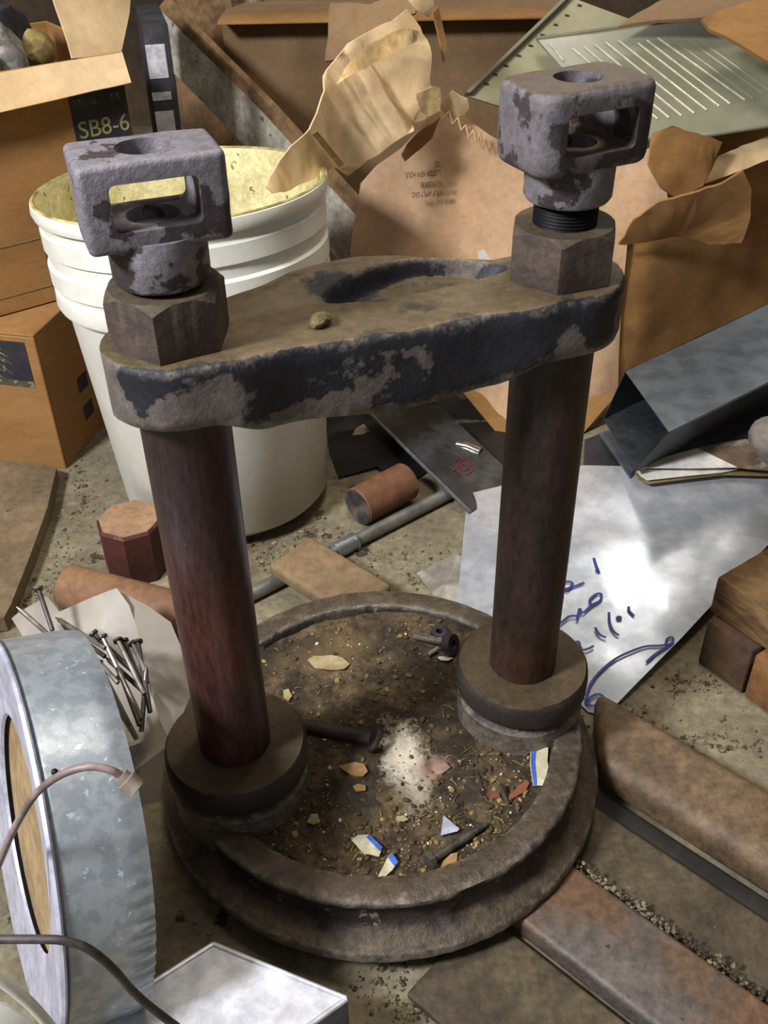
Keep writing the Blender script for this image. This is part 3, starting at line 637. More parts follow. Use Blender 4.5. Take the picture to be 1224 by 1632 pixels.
# ------------------------------------------------------------------ duct, booklet, bags at right
T1, T2 = on(997, 592, z=.18), on(1068, 690, z=.18); ax = (on(1240, 478, z=.22)-T1).normalized()*.55
B2_, B1_ = on(1014, 750, z=.085), on(962, 668, z=.085)
dk = thing('square_duct', 'dark galvanised rectangular duct with open end, lying right of the torn box', 'duct', tuple(B2_))
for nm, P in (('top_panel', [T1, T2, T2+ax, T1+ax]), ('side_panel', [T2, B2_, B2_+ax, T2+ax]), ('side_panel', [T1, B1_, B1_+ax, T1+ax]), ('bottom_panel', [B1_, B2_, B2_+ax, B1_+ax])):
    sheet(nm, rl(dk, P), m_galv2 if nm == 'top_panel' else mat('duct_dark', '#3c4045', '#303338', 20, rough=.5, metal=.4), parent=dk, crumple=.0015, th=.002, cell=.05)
m_dg = mat('dark_grey_sheet', '#43444a', '#35353a', 14, rough=.5, metal=.3)
def GZ(l, h): return [onp(a, b, g0+gn*h, gn) for a, b in l]
sheet('curved_metal_strip', GZ([(1004, 757), (1018, 746), (1060, 730), (1110, 712), (1160, 704), (1224, 690), (1280, 660)], .030)+GZ([(1280, 590), (1224, 615), (1140, 660), (1070, 690)], .05)+GZ([(1030, 722)], .045), m_dg, 'dark grey bent metal strip between the duct and the white booklet', 'strip', crumple=.002, th=.003)
m_paper = mat('paper_white', '#efeadf', '#e4dccd', 8, .4, .7, .7, 0, .05, 30, c3='#8b7f6b', s3=12, t3=.76)
m_paperd = mat('paper_stained', '#a2957f', '#6c5a47', 14, .45, .55, .8, 0, .1, 40)
bo = thing('booklet', 'white folded booklet with stained pages lying on the galvanised sheet', 'booklet', tuple(on(1030, 766, z=.055)))
sheet('page', rl(bo, GZ([(1016, 745), (1060, 728), (1112, 714), (1175, 744), (1100, 746)], .038)), m_paper, parent=bo, crumple=.001, th=.0012)
sheet('page', rl(bo, GZ([(1112, 714), (1150, 705), (1260, 690), (1260, 752), (1175, 745)], .036)), m_paperd, parent=bo, crumple=.003, th=.0012, seed=3)
sheet('cover', rl(bo, GZ([(1013, 748), (1100, 748), (1175, 747), (1150, 752), (1090, 758), (1032, 764), (1022, 758)], .026)), m_paper, parent=bo, crumple=.001, th=.002, seed=4)
sheet('back_cover', rl(bo, GZ([(1012, 750), (1026, 762), (1100, 756), (1170, 748), (1260, 752), (1260, 758), (1150, 756), (1032, 770), (1018, 764)], .018)), mat('card_yellow', '#8a7a4d', None), parent=bo, crumple=.001, th=.002, seed=5)
bm = bmesh.new(); blob(bm, (0, 0, 0), .055, (1, .8, .75), 3, 0)
for v in bm.verts: v.co *= 1+noise.noise(v.co*18)*.3
tag(fin('plastic_bag', bm, mat('grey_bag', '#8d857c', '#756d66', 9, rough=.45), loc=on(1245, 706, z=.145), smooth=50), 'crumpled pale grey plastic bag at the right edge beside the booklet', 'bag')
# thin plates below duct's mouth
sheet('metal_plate', PZ([(955, 690), (975, 682), (1012, 752), (1004, 760)], .05), m_galv2, 'narrow grey metal plate under the mouth of the duct', 'plate', crumple=.001, th=.003)
sheet('metal_plate', PZ([(932, 700), (958, 690), (1000, 742), (930, 745)], .03), m_dg, 'dark metal plate between right post and duct', 'plate', crumple=.002, th=.003)

# ------------------------------------------------------------------ timber blocks right
m_tim = mat('old_timber', '#8a6a42', '#5d4226', 10, .4, .6, .8, 0, .5, 50, aniso=(1, 1, 4), c3='#3d2a1a', s3=30, t3=.66)
m_tim2 = mat('old_timber_dark', '#5e4630', '#463322', 10, .4, .6, .85, 0, .5, 50)
c0 = Vector((.455, .212, 0)); e = Vector((.567, -.823, 0)); dd = Vector((.823, .567, 0))
def blk(label, off, ln, dp, z0, z1, m, sx=0):
    beam('timber_block', label, 'wood block', c0+e*off+dd*(dp/2+sx)+Vector((0, 0, (z0+z1)/2)), c0+e*(off+ln)+dd*(dp/2+sx)+Vector((0, 0, (z0+z1)/2)), dd*dp, (0, 0, z1-z0), m, bev=.004)
blk('dark brown timber block on the floor at right, beside the galvanised sheet', .0, .078, .22, .002, .085, m_tim2)
blk('lighter orange-brown timber block on the floor at the right edge', .082, .13, .22, .002, .083, mat('timber_orange', '#8f6337', '#6f4a28', 10, bump=.4))
blk('pale split timber lying on top of the two floor blocks at right', -.01, .30, .2, .087, .15, m_tim, .015)

# ------------------------------------------------------------------ steel beams lower right
m_b1 = mat('rusty_channel', '#7f674c', '#68543f', 9, .4, .62, .6, .15, .5, 70, var=.24, c3='#a08d70', s3=60, t3=.72)
m_b2 = mat('dull_channel', '#61553f', '#4b4030', 9, .4, .62, .7, .15, .5, 70, var=.24, c3='#7c6c4e', s3=50, t3=.68)
m_b3 = mat('rust_brown_channel', '#73563e', '#635a54', 6, .42, .6, .55, .2, .5, 70, var=.24, c3='#3d3026', s3=26, t3=.66)
U = Vector((.72, -.69, 0)).normalized(); NN = Vector((.69, .72, 0)).normalized()
def rail(label, nlo, nhi, z0, z1, s0, s1, m, bev, name='steel_rail', skew=0):
    c = NN*((nlo+nhi)/2)+Vector((0, 0, (z0+z1)/2))
    o = beam(name, label, 'steel bar', c+U*s0, c+U*s1, NN*(nhi-nlo), (0, 0, z1-z0), m, bev=bev, seg=5)
    if skew:
        for v in o.data.vertices:
            if v.co.dot(U) < 0: v.co += U*skew*(.5-v.co.dot(NN)/(nhi-nlo))
rail('thick rusty tan steel bar with rounded edges on the floor right of the press', .178, .284, .002, .058, .122, .95, m_b1, .020, skew=.075)
rail('added dark strip for the shade in the gap below the thick rusty tan bar', .150, .177, .002, .007, .085, .95, mat('gap_shade', '#1c1916', '#28231e', 12, rough=.7), .002)  # added strip, not a bar; its dark colour gives the gap's shadow
rail('dull brown steel bar lying low between two rusty bars at lower right', .060, .148, .002, .018, .085, .95, m_b2, .008)
rail('rusty brown steel bar passing under the front right rim of the press', -.048, .050, .002, .034, .15, .95, m_b3, .007)
rail('brown steel plate at the bottom edge under the press front', -.185, -.054, .002, .012, .20, .95, m_b2, .004)
m_strip = mat('crusted_strip', '#8b8068', '#3f3425', 40, .45, .55, .9, 0, 1, 60)
bm = bmesh.new(); rs = random.Random(9)
for i in range(900):
    s_ = rs.uniform(.12, .6); nn_ = .055+rs.gauss(0, .0035)
    blob(bm, U*s_+NN*nn_+Vector((0, 0, rs.uniform(.018, .034))), rs.uniform(.0008, .0034), (1, .8, .6), 1, .3, rs)
o = fin('grit', bm, m_strip, smooth=0); recenter(o); tag(o, 'crust of pale grit along the edge of the rusty brown bar', 'grit', kind='stuff')

# bar lying behind the press
beam('wood_bar', 'brown worn flat bar lying behind the press base on a thin pipe', 'bar', on(462, 884, z=.045), on(592, 965, z=.045), NN*.095, (0, 0, .026), mat('tan_bar', '#8c7354', '#766044', 8, bump=.25), bev=.009, seg=4)
# conduit
pp = thing('conduit_pipe', 'thin galvanised pipe with a coupling lying on the floor behind the press', 'pipe', tuple(on(545, 870, z=0)))
PA, PB = on(385, 955, z=.013), on(735, 776, z=.013)
bm = bmesh.new(); tube(bm, rl(pp, [PA, PB]), .0115, 20); fin('pipe', bm, mat('pipe_zinc', '#8d8c84', '#6f6d64', 30, rough=.45, metal=.5), pp)
dpp = (PB-PA).normalized(); cpt = on(548, 866, z=.013)
cpt = PA+dpp*(cpt-PA).dot(dpp)
bm = bmesh.new()
for a, b, r in ((-.02, .014, .0145), (.014, .018, .0165), (-.026, -.02, .016)): tube(bm, rl(pp, [cpt+dpp*a, cpt+dpp*b]), r, 22)
fin('coupling', bm, mat('bright_zinc', '#b9bcbe', '#90969a', 30, rough=.3, metal=.8), pp)
# round stock
def rod(name, label, cat, a, b, r, m, mend, z=None):
    a, b = Vector(a), Vector(b); t = thing(name, label, cat, tuple(a)); bm = bmesh.new(); d = (b-a)
    n_ = 40; pts = [Vector(), d*.02, d*.5, d*.98, d]; tube(bm, pts, r, 48, lambda k: r*(.95 if k in (0, 1) else 1)); fin('body', bm, m, t)
    bm = bmesh.new(); tube(bm, [-d.normalized()*.001, Vector()], r*.94, 48); fin('end_face', bm, mend, t); return t
m_rb = mat('brown_roll', '#7a5036', '#68442f', 9, bump=.2, rough=.7); m_end = mat('dark_end', '#35302e', '#5a5149', 30)
rod('steel_slug', 'short brown round bar lying on the floor between the press posts', 'bar', on(570, 808, z=.036), on(648, 766, z=.036), .034, m_rb, m_end)
rod('round_bar', 'tan-brown round bar lying on the floor behind the nail bag', 'bar', on(108, 935, z=.034), on(300, 985, z=.034), .036, mat('tan_roll', '#916a48', '#7e5b3f', 8, bump=.2), m_end)
bm = bmesh.new(); pz = .100
R = lathe(bm, [(.052, .002), (.053, .006), (.053, pz-.005), (.049, pz)], 8); caps(bm, R)
ub = thing('octagonal_block', 'dark red octagonal steel block standing on the floor behind the left post', 'block', tuple(on(222, 903, z=.0)))
fin('body', bm, mat('dark_red_steel', '#56291f', '#43211b', 8, bump=.3, dust='#a07c5c', dn=.7), ub, smooth=20)

# dark glassy channel with stamp
sp_ = [(585, 657, .03), (600, 640, .05), (705, 640, .06), (810, 748, .035), (810, 790, .022), (748, 818, .018)]
q0 = on(585, 657, z=.05); q1 = on(748, 818, z=.022); q2 = on(800, 740, z=.022)
qn = (q1-q0).cross(q2-q0).normalized(); qn = qn if qn.z > 0 else -qn
fc = thing('metal_channel', 'dark smoky flat metal channel with faint red stamp under the torn box', 'channel', tuple(q1))
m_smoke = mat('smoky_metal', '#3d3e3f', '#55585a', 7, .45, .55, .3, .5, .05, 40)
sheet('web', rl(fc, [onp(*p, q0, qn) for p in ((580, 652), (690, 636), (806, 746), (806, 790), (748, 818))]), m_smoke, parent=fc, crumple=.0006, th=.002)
P0, P1 = onp(585, 657, q0, qn), onp(748, 818, q0, qn)
bm = bmesh.new(); tube(bm, rl(fc, [P0+qn*.004, P1+qn*.004]), .0035, 8); fin('lip', bm, mat('lip_bright', '#8e9294', None, rough=.3, metal=.7), fc)
m_red = mat('red_stamp', '#7a3038', None, bump=0)
ring_ = lambda cx, cy, rx, ry: [(cx+rx*math.cos(t*math.pi/5), cy+ry*math.sin(t*math.pi/5)) for t in range(11)]
ink([ring_(742, 745, 12, 11), ring_(742, 745, 7, 6), [(738, 740), (745, 744), (741, 751)], [(722, 740), (734, 760), (728, 752)], [(722, 752), (732, 742)], [(728, 733), (742, 731)]], fc, q0, qn, m_red, 1.6, 'stamp_line', .0025)
sheet('clear_plate', PZ([(664, 913), (728, 882), (750, 900), (750, 980), (690, 947)], .004), mat('cloudy_plate', '#8b857a', '#a39d91', 10, rough=.25), 'small cloudy plastic plate on the floor against the galvanised sheet', 'plate', crumple=.0005, th=.003)
sheet('dark_shade_sheet', PZ([(520, 668), (600, 630), (820, 625), (830, 735), (760, 760), (690, 745), (650, 770), (600, 745), (540, 760), (525, 720)], .006), mat('dark_shade_sheet', '#141316', '#1d1b1d', 10, rough=.45, bump=.3), 'added dark sheet for deep shade and dark things on the floor under the torn box', 'sheeting', crumple=.012, ns=14, th=.002)  # added dark sheet in place of the deep shade and dark things here
bm = bmesh.new(); tube(bm, [on(728, 708, z=.03), on(745, 711, z=.03), on(766, 720, z=.028)], .008, 12); o = fin('chrome_rod', bm, mat('chrome', '#d8d8d0', None, rough=.15, metal=1, bump=0)); recenter(o); tag(o, 'short shiny chrome rod glinting in the dark under the torn box', 'rod')

# slab left
bm = sheet_bm([on(*p, z=.028) for p in ((-60, 733), (60, 738), (90, 745), (75, 810), (50, 880), (18, 962), (6, 985), (-60, 990))], th=.026, crumple=.001, cell=.05)
o = fin('stone_slab', bm, mat('slab', '#7d6a4f', '#6b5a42', 6, bump=.4, c3='#4a3c2a', s3=14, t3=.66), smooth=40); recenter(o); tag(o, 'flat brown slab on the floor at the left edge below the boxes', 'slab')

# ------------------------------------------------------------------ galvanised collar (short drum) left
dc = Vector((-.3311, -.1857, .1985)); az = .4632; el = -.2099; rD = .1931; wD = .0802
dn_ = Vector((math.cos(az)*math.cos(el), math.sin(az)*math.cos(el), math.sin(el))); da = Vector((0, 0, 1)).cross(dn_).normalized(); db = dn_.cross(da)
MD = Matrix(((da.x, db.x, dn_.x), (da.y, db.y, dn_.y), (da.z, db.z, dn_.z)))      # local z -> drum axis
dr = thing('duct_collar', 'round galvanised duct collar with crimped edge standing at the lower left', 'duct collar', (dc.x, dc.y, 0))
h = wD/2; pr_ = []
ns_ = 30
m_g3 = mat('galvanised_spangle', '#b5bcc3', '#9aa2aa', 60, .42, .58, .42, .55, .1, 60, c3='#d4dade', s3=90, t3=.62, var=.07)
bm = bmesh.new(); seg = 300; rows = []
for i in range(ns_+1):
    z = -h+wD*i/ns_; row = []
    for k in range(seg):
        a = 2*math.pi*k/seg
        cr = sm((z-.008)/.02) * (.0020*math.sin(a*80)) * sm((-math.sin(a)+.75)/.7)   # crimps near the open end, stronger low down
        ro = -.004 if i == 1 else 0
        rr = rD+cr+ro - .004*sm((z-.02)/.03); p = MD @ Vector((rr*math.cos(a), rr*math.sin(a), z)); row.append(bm.verts.new(p+Vector((0, 0, dc.z))))
    rows.append(row)
for a, b in zip(rows, rows[1:]):
    for k in range(seg): bm.faces.new((a[k], a[(k+1) % seg], b[(k+1) % seg], b[k]))
fin('band', bm, m_g3, dr, smooth=60)
bm = bmesh.new(); R = lathe(bm, [(rD+.003, -h+.002), (rD+.004, -h), (rD+.002, -h-.003), (rD-.012, -h-.002), (rD-.074, -h+.004), (rD-.076, -h+.007), (rD-.01, -h+.002)], 140, (0, 0, dc.z), None, MD.to_4x4())
fin('flange', bm, mat('bright_galv', '#cfcfe2', '#bcbdd2', 10, rough=.4, metal=.35, bump=.05), dr, smooth=40)
bm = bmesh.new(); R = lathe(bm, [(rD-.06, -h+.012), (.02, -h+.012)], 100, (0, 0, dc.z), None, MD.to_4x4()); bm.faces.new(R[-1]); fin('backing_disc', bm, mat('tan_disc', '#a48a64', '#8f7752', 8), dr)
bm = bmesh.new(); lathe(bm, [(rD-.004, h), (rD-.007, h-.001), (rD-.005, -h+.005)], 140, (0, 0, dc.z), None, MD.to_4x4()); fin('inner_face', bm, m_galv2, dr)
bm = bmesh.new(); pb = on(48, 1149, y=-.05); 
q = MD @ Vector((rD*math.cos(1.2), rD*math.sin(1.2), -.03)); 
for a_ in (2.05,):
    q = MD @ Vector(((rD+.0008)*math.cos(a_), (rD+.0008)*math.sin(a_), -.026)); blob(bm, q+Vector((0, 0, dc.z)), .003, (1, 1, 1), 2, 0)
fin('rivet_hole', bm, M['thread'], dr)

# silver box, bottom
sb = thing('silver_box', 'silver sheet-metal box with folded lid at the bottom edge, in front of the press', 'box', tuple(on(340, 1505, z=0)))
m_sb = mat('silver_lid', '#d6d8e0', '#c8cad4', 8, .4, .65, .4, .35, .06, 40, c3='#7d7466', s3=22, t3=.76)
bt = .110; k0, k1, k2 = on(340, 1505, z=bt), on(552, 1592, z=bt), on(128, 1640, z=bt); k3 = k1+(k2-k0)
sheet('lid', rl(sb, [k0, k1, k3, k2]), m_sb, parent=sb, crumple=.0012, ns=12, th=.003)
for nm, (a, b) in (('side', (k0, k1)), ('side', (k1, k3)), ('side', (k3, k2)), ('side', (k2, k0))):
    dz = Vector((0, 0, bt-.004)); a_ = a-Vector((0, 0, .0035)); b_ = b-Vector((0, 0, .0035)); sheet(nm, rl(sb, [a_, b_, b_-dz+Vector((0,0,.003)), a_-dz+Vector((0,0,.003))]), mat('box_side', '#6a7488', '#586277', 8, rough=.45, metal=.5), parent=sb, crumple=.0005, th=.002)
for a, b in ((k0, k1), (k1, k3), (k0, k2)):
    bm = bmesh.new(); tube(bm, rl(sb, [a, b]), .0028, 8); fin('rolled_edge', bm, m_sb, sb)

# ------------------------------------------------------------------ nail bag
m_bag = mat('milky_bag', '#a0978b', '#8d857a', 6, .4, .65, .5, 0, .05, 30, var=.04)
nb_ = thing('nail_bag', 'opened milky plastic bag of long nails between the duct collar and the press', 'bag', tuple(on(245, 1250, z=0)))
def bagp(pts, **k): sheet('bag_side', rl(nb_, [on(a, b, y=c) for a, b, c in pts]), m_bag, parent=nb_, th=.0015, **k)
bagp([(60, 1010, .20), (90, 978, .22), (140, 955, .23), (186, 937, .23), (206, 965, .21), (222, 1010, .18), (236, 1070, .14), (240, 1120, .11), (226, 1185, .06), (180, 1120, .10), (120, 1050, .15)], crumple=.006, seed=1)
bagp([(186, 937, .235), (235, 965, .22), (272, 992, .20), (292, 1040, .17), (306, 1110, .12), (285, 1160, .07), (270, 1180, .05), (252, 1150, .08), (240, 1100, .11), (232, 1050, .15), (216, 990, .19)], crumple=.008, seed=2)
bagp([(240, 1100, .105), (255, 1150, .06), (272, 1185, .03), (281, 1285, -.01), (236, 1296, -.02), (200, 1240, .0), (206, 1190, .03), (228, 1182, .05)], crumple=.005, seed=3)
bagp([(18, 985, .22), (30, 975, .23), (75, 950, .25), (95, 975, .24), (80, 1010, .21), (40, 1020, .2)], crumple=.006, seed=4)
m_nail = mat('steel_nail', '#9b958c', '#7c766e', 40, rough=.35, metal=.75, bump=.05)
m_naild = mat('dark_nail', '#4a4541', '#35312e', 40, rough=.45, metal=.6, bump=.05)
nz_ = lambda x, y: (x/3.825, 900+y/3.825)
nails = [((100, 255), (300, 430), .17, .15, 0, 'tip'), ((235, 150), (320, 400), .20, .15, 1, 'head'), ((335, 320), (640, 510), .15, .10, 0, 'tip'), ((372, 362), (640, 560), .16, .11, 1, 'tip'), ((598, 600), (832, 1062), .065, .0, 0, 'head'),
         ((625, 440), (862, 940), .115, .03, 0, 'head'), ((720, 462), (880, 790), .12, .05, 0, 'head'), ((812, 480), (885, 650), .12, .08, 0, 'head'), ((893, 610), (862, 1020), .085, .02, 0, 'tip'), ((570, 420), (800, 640), .13, .09, 1, 'head'),
         ((560, 545), (720, 720), .11, .07, 0, 'tip'), ((640, 560), (860, 760), .115, .07, 1, 'tip'), ((700, 560), (900, 720), .12, .08, 0, 'tip'), ((700, 840), (830, 1060), .06, .01, 1, 'tip'), ((755, 465), (905, 840), .125, .05, 1, 'head'), ((840, 470), (915, 900), .12, .03, 1, 'head'), ((740, 680), (850, 980), .08, .02, 1, 'head')]
for i, (a, b, ya, yb, dk_, hd) in enumerate(nails):
    A, B = on(*nz_(*a), y=ya), on(*nz_(*b), y=yb); r = .0032; d = (B-A).normalized()
    t = thing('long_nail', {0: 'long nail with bright point poking out left over the top of the duct collar', 1: 'dull nail standing head-up behind the upper left of the duct collar', 2: 'long nail pointing up left across the top of the milky bag', 4: 'bright nail closest to the crimped edge of the duct collar', 5: 'thick grey nail crossing the middle of the nail heap', 8: 'nail leaning against the right side of the milky bag'}.get(i, 'steel nail among the heap of nails in the milky bag'), 'nail', tuple(A), 0, 'long nails in the milky bag')
    bm = bmesh.new()
    if hd == 'tip': tube(bm, [Vector(), d*.009, (B-A)], r, 10, lambda k: .0004 if k == 0 else r)
    else: tube(bm, [Vector(), (B-A)], r, 10)
    fin('shank', bm, m_naild if dk_ else m_nail, t)
    if hd == 'head': bm = bmesh.new(); tube(bm, [Vector()-d*.0015, d*.0015], .0065, 14); fin('nail_head', bm, m_naild, t)

# ------------------------------------------------------------------ cables lower left
def cable(name, label, pts, r, m, y):
    bm = bmesh.new(); tube(bm, catmull([on(a, b, y=(c[0] if c else y)) for a, b, *c in pts], 10), r, 12); return bm
t = thing('cable', 'thin grey-brown cable with a socket end curling over the duct collar', 'cable', tuple(on(110, 1225, y=-.33)))
bm = cable('', '', [(-30, 1440), (0, 1372), (22, 1322), (55, 1268), (95, 1236), (140, 1222), (178, 1228), (196, 1240)], .0030, None, -.33); bmesh.ops.translate(bm, verts=bm.verts, vec=-t.location); fin('wire', bm, mat('wire_grey', '#8d7c78', '#6f615e', 20, rough=.5), t)
ca, cb = on(192, 1236, y=-.33)-t.location, on(217, 1258, y=-.335)-t.location
bm = bmesh.new(); tube(bm, [ca, ca.lerp(cb, .3), ca.lerp(cb, .35), cb], .0085, 16, lambda k: .0062 if k < .34 else .0082); fin('connector', bm, mat('connector', '#a59a8c', '#7d7265', 30, rough=.5), t)
dcb = (cb-ca).normalized(); bm = bmesh.new(); tube(bm, [cb, cb+dcb*.0008], .005, 12); fin('socket_hole', bm, M['thread'], t)
bm = cable('', '', [(-30, 1498), (0, 1497), (60, 1497), (100, 1499), (140, 1512), (178, 1542), (210, 1578), (240, 1605), (300, 1650)], .0033, None, -.42); o = fin('cable', bm, mat('cable_black', '#3a3330', '#4a4240', 30, rough=.5)); recenter(o); tag(o, 'thick dark brown cable sweeping across the lower left corner', 'cable')
bm = cable('', '', [(-30, 1545), (0, 1562), (30, 1584), (60, 1612), (95, 1655)], .0042, None, -.44); o = fin('cable', bm, m_wh); recenter(o); tag(o, 'white wire crossing the bottom left corner below the dark cable', 'cable')

sheet('white_plate', PY([(-40, 1590, -.41), (10, 1602, -.41), (45, 1625, -.41), (75, 1660, -.41), (-40, 1680, -.43)]), m_wh, 'white plastic sheet in the bottom left corner under the white wire', 'plastic sheet', crumple=.003, th=.003)

# ------------------------------------------------------------------ small things in the dish
def dz(px, py, off=.001):
    p = on(px, py, z=.088); p = on(px, py, z=dish_z(p.x, p.y)+off); return p
def on_dirt(pts, off=.003): return [dz(a, b, off) for a, b in pts]
m_leaf = mat('dry_leaf', '#b3a27a', '#8f7b52', 30, bump=.3, rough=.8)
m_leafo = mat('orange_leaf', '#b08a58', '#94703f', 30, bump=.3, rough=.8)
C2 = lambda l, : [(400+x*520/1224, 940+y*490/1153) for x, y in l]
for pts, mm, lb in (([(212, 262), (235, 248), (300, 245), (345, 255), (372, 275), (350, 297), (300, 300), (240, 290)], m_leaf, 'large pale dry leaf at the back left of the dirt'),
    ([(326, 660), (345, 655), (390, 648), (425, 655), (438, 680), (420, 698), (375, 692), (345, 676)], m_leafo, 'orange dry leaf scrap left of the white powder'),
    ([(382, 735), (400, 725), (430, 732), (430, 752), (395, 757)], m_leafo, 'small round tan leaf scrap below the orange leaf'),
    ([(208, 870), (225, 842), (250, 838), (258, 870), (235, 882)], m_leaf, 'pale leaf scrap at the front left of the dirt'),
    ([(545, 852), (575, 850), (592, 862), (575, 872), (552, 866)], m_leaf, 'tiny yellowish leaf scrap near the front centre of the dirt'),
    ([(708, 1040), (720, 1015), (750, 990), (775, 985), (772, 1020), (740, 1040)], m_leafo, 'crumpled tan leaf beside the head of the long bolt'),
    ([(120, 375), (140, 370), (155, 400), (140, 418), (122, 400)], m_leaf, 'small yellow leaf scrap beside the left collar'),
    ([(700, 255), (720, 248), (758, 258), (740, 268), (712, 266)], m_wh, 'white chip below the rubber washers'),
    ([(975, 560), (1000, 556), (1020, 570), (995, 566)], m_paper, 'thin white chip in front of the right collar')):
    sheet('dry_leaf' if mm in (m_leaf, m_leafo) else 'white_chip', on_dirt(C2(pts), .004), mm, lb, 'leaf' if mm in (m_leaf, m_leafo) else 'chip', crumple=.003, ns=60, th=.0012, cell=.008)
m_blueink = mat('blue_print', '#3d66c4', None, bump=0)
def scrap(main, strips, label):
    P = on_dirt(C2(main), .006); t = thing('paper_scrap', label, 'paper', tuple(P[0]))
    pa_ = sheet('paper', rl(t, P), mat('cream_paper', '#d8cfb0', '#cabf9c', 20, bump=.05), parent=t, crumple=.0006, ns=40, th=.0007, cell=.01)
    for s_ in strips: sheet('blue_border', rl(t, on_dirt(C2(s_), .0072)), m_blueink, parent=pa_, crumple=.0003, th=.0004, cell=.01)
scrap([(1050, 583), (1115, 592), (1112, 640), (1120, 690), (1118, 734), (1058, 733), (1046, 650)], [[(1052, 586), (1070, 588), (1066, 650), (1072, 732), (1060, 731), (1050, 650)]], 'cream paper scrap with blue border on the right side of the dirt')
scrap([(378, 938), (400, 920), (440, 918), (492, 968), (480, 1000), (440, 990), (425, 992)], [[(432, 925), (446, 918), (494, 965), (482, 978)]], 'torn cream paper with blue stripe at the front of the dirt')
scrap([(515, 1000), (530, 985), (552, 1022), (530, 1050), (490, 1088), (476, 1075)], [[(514, 1003), (530, 986), (552, 1020), (538, 1036)]], 'smaller torn cream paper with blue stripe nearest the front rim')
sheet('glass_shard', on_dirt(C2([(722, 845), (782, 895), (775, 905), (712, 920)]), .006), mat('glass_shard', '#b9bcc6', None, rough=.12, bump=.02), 'triangular pale glass shard near the front of the dirt', 'glass shard', crumple=.0003, th=.002, cell=.02)
sheet('clay_chip', on_dirt(C2([(960, 795), (970, 765), (1000, 735), (1030, 712), (1045, 722), (1030, 755), (990, 775)]), .005), mat('clay', '#9c5a45', '#7d4636', 40), 'reddish clay chip beside the cream paper on the right', 'chip', crumple=.003, ns=50, th=.004, cell=.01)
sheet('clay_chip', on_dirt(C2([(885, 760), (900, 750), (930, 760), (935, 778), (905, 780)]), .004), mat('clay2', '#8a5138', '#6d4030', 40), 'smaller reddish clay chip left of the short screw', 'chip', crumple=.003, ns=50, th=.003, cell=.01)
sheet('pink_chip', on_dirt(C2([(650, 660), (680, 635), (715, 635), (748, 665), (715, 690), (670, 685)]), .004), mat('pinkish', '#a5806f', '#93806a', 60), 'pinkish crumbling lump on the white powder', 'lump', crumple=.006, ns=80, th=.005, cell=.006)
m_dirt2 = mat('plate_dirt', '#43372a', '#57482f', 16, bump=.8, bscale=110, var=.3)
sheet('flat_plate', on_dirt(C2([(800, 680), (850, 670), (905, 860), (895, 885), (800, 850)]), .0015), m_dirt2, 'flat dirt-covered plate with straight edge in the dish', 'plate', crumple=.0008, th=.005, cell=.02)
sheet('flat_plate', on_dirt(C2([(355, 760), (500, 720), (545, 860), (430, 880), (390, 830)]), .0008), m_dirt2, 'dirt-covered flat plate left of the white powder', 'plate', crumple=.0008, th=.005, cell=.02)
# long bolt
def P2(x, y, off=.004): (a, b), = C2([(x, y)]); return dz(a, b, off)
m_bolt = mat('bolt_steel', '#6a655c', '#4d4841', 40, rough=.5, metal=.5)
t = thing('long_bolt', 'grey bolt with flat head lying near the front rim of the dish', 'bolt', tuple(P2(680, 1020)))
A, B = P2(680, 1012, .007), P2(880, 880, .006); d = (B-A).normalized()
bm = bmesh.new(); tube(bm, rl(t, [A, A.lerp(B, .75), A.lerp(B, .76), B]), .0042, 12, lambda k: .0045 if k < .5 else .0036); fin('shank', bm, m_bolt, t)
bm = bmesh.new(); tube(bm, rl(t, [A-d*.006, A]), .0105, 6); fin('bolt_head', bm, m_bolt, t)
t = thing('screw', 'short rusty screw standing out of the dirt beside the clay chips', 'screw', tuple(P2(965, 808)))
A, B = P2(965, 808, .003), P2(935, 728, .012); bm = bmesh.new(); n_ = 24; tube(bm, rl(t, [A.lerp(B, k/n_) for k in range(n_+1)]), .0026, 8, lambda k: .0028 if int(k*n_+.5) % 2 else .0021); fin('shank', bm, m_bolt, t)
t = thing('eye_bolt', 'rusty hinge pin with a hooked eye lying in the dirt beside the left collar', 'bolt', tuple(P2(440, 550)))
A, B = P2(150, 500, .009), P2(450, 560, .011); bm = bmesh.new(); tube(bm, rl(t, [A, B]), .0085, 14); m_rbolt = mat('rust_bolt', '#3a2a20', '#2a201b', 30, bump=.5, rough=.7); fin('shank', bm, m_rbolt, t)
cE = P2(466, 565, .012)-t.location; side = (B-A).normalized(); upz = Vector((0, 0, 1)); pe = side.cross(upz)
bm = bmesh.new(); tube(bm, [cE+(pe*math.cos(k)+ (side*.35+upz*.5)*math.sin(k))*.014 for k in [i*.3-1.6 for i in range(17)]], .0038, 10); fin('hook', bm, m_rbolt, t)
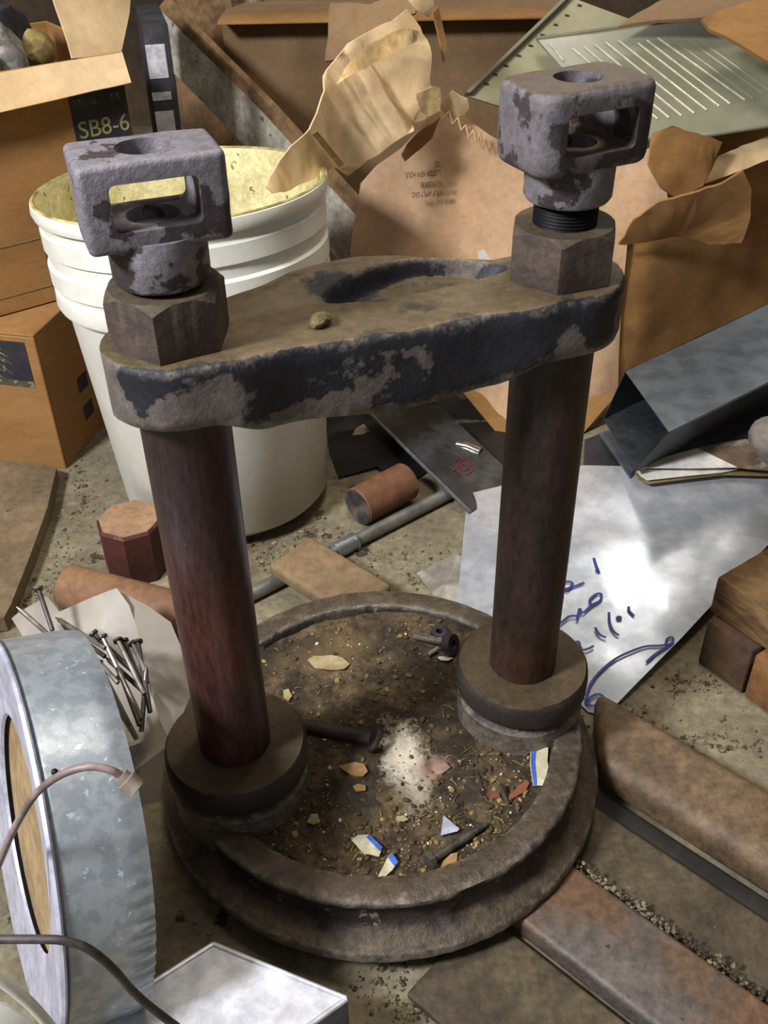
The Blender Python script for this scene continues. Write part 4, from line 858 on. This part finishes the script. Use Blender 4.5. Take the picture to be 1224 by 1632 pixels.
# washers and bolts cluster at the back right of the dish
m_rub = mat('black_rubber', '#26252a', '#333136', 30, rough=.6)
def washer(c, r, ri, hgt, nrm_, label):
    q = nrm_.normalized().to_track_quat('Z', 'Y').to_matrix().to_4x4(); bm = bmesh.new()
    R = lathe(bm, [(ri, -hgt/2), (r, -hgt/2), (r*1.02, 0), (r, hgt/2), (ri, hgt/2)], 32, (0, 0, 0), None, q)
    for k in range(32): bm.faces.new((R[-1][k], R[-1][(k+1) % 32], R[0][(k+1) % 32], R[0][k]))
    tag(fin('washer', bm, m_rub, loc=c), label, 'washer')
washer(P2(748, 205, .014), .0145, .006, .011, Vector((.8, -.45, .35)), 'thick black rubber washer tilted on edge at the back right of the dirt')
washer(P2(705, 160, .006), .011, .0045, .006, Vector((.1, -.1, 1)), 'flat black washer behind the tilted rubber washer')
for (a, b, lb, r) in (((610, 175), (715, 198), 'dark bolt pointing left from the black washers', .0045), ((665, 242), (702, 218), 'short bright screw in front of the black washers', .0032), ((672, 178), (716, 186), 'bright short pin beside the black washers', .0025)):
    A, B = P2(*a, .006), P2(*b, .008); bm = bmesh.new(); tube(bm, [A, A.lerp(B, .5), B], r, 10); o = fin('small_bolt', bm, m_bolt if 'dark' in lb else mat('bright_screw', '#b3afa6', None, rough=.3, metal=.7)); recenter(o); tag(o, lb, 'bolt')

# ------------------------------------------------------------------ floor litter
bm = bmesh.new(); rf = random.Random(17)
zones = [(560, 885, 60, 30), (500, 850, 40, 10), (430, 880, 40, 20), (100, 900, 30, 60), (130, 790, 30, 50), (1100, 1090, 60, 22), (1130, 1180, 80, 25), (620, 1560, 60, 40), (690, 900, 70, 30), (60, 960, 30, 30), (650, 1610, 40, 20), (1000, 1150, 40, 25)]
for (x, y, sx, sy) in zones:
    for i in range(110):
        p = on(rf.gauss(x, sx*.6), rf.gauss(y, sy*.6), z=.001); blob(bm, p, .001+.004*rf.random()**4, (1, .8, .5), 1, .3, rf)
o = fin('floor_grit', bm, mat('grit', '#4b3d28', '#8b7d60', 60, bump=0), smooth=0); tag(o, 'loose crumbs of dirt scattered on the concrete floor', 'dirt', kind='stuff')
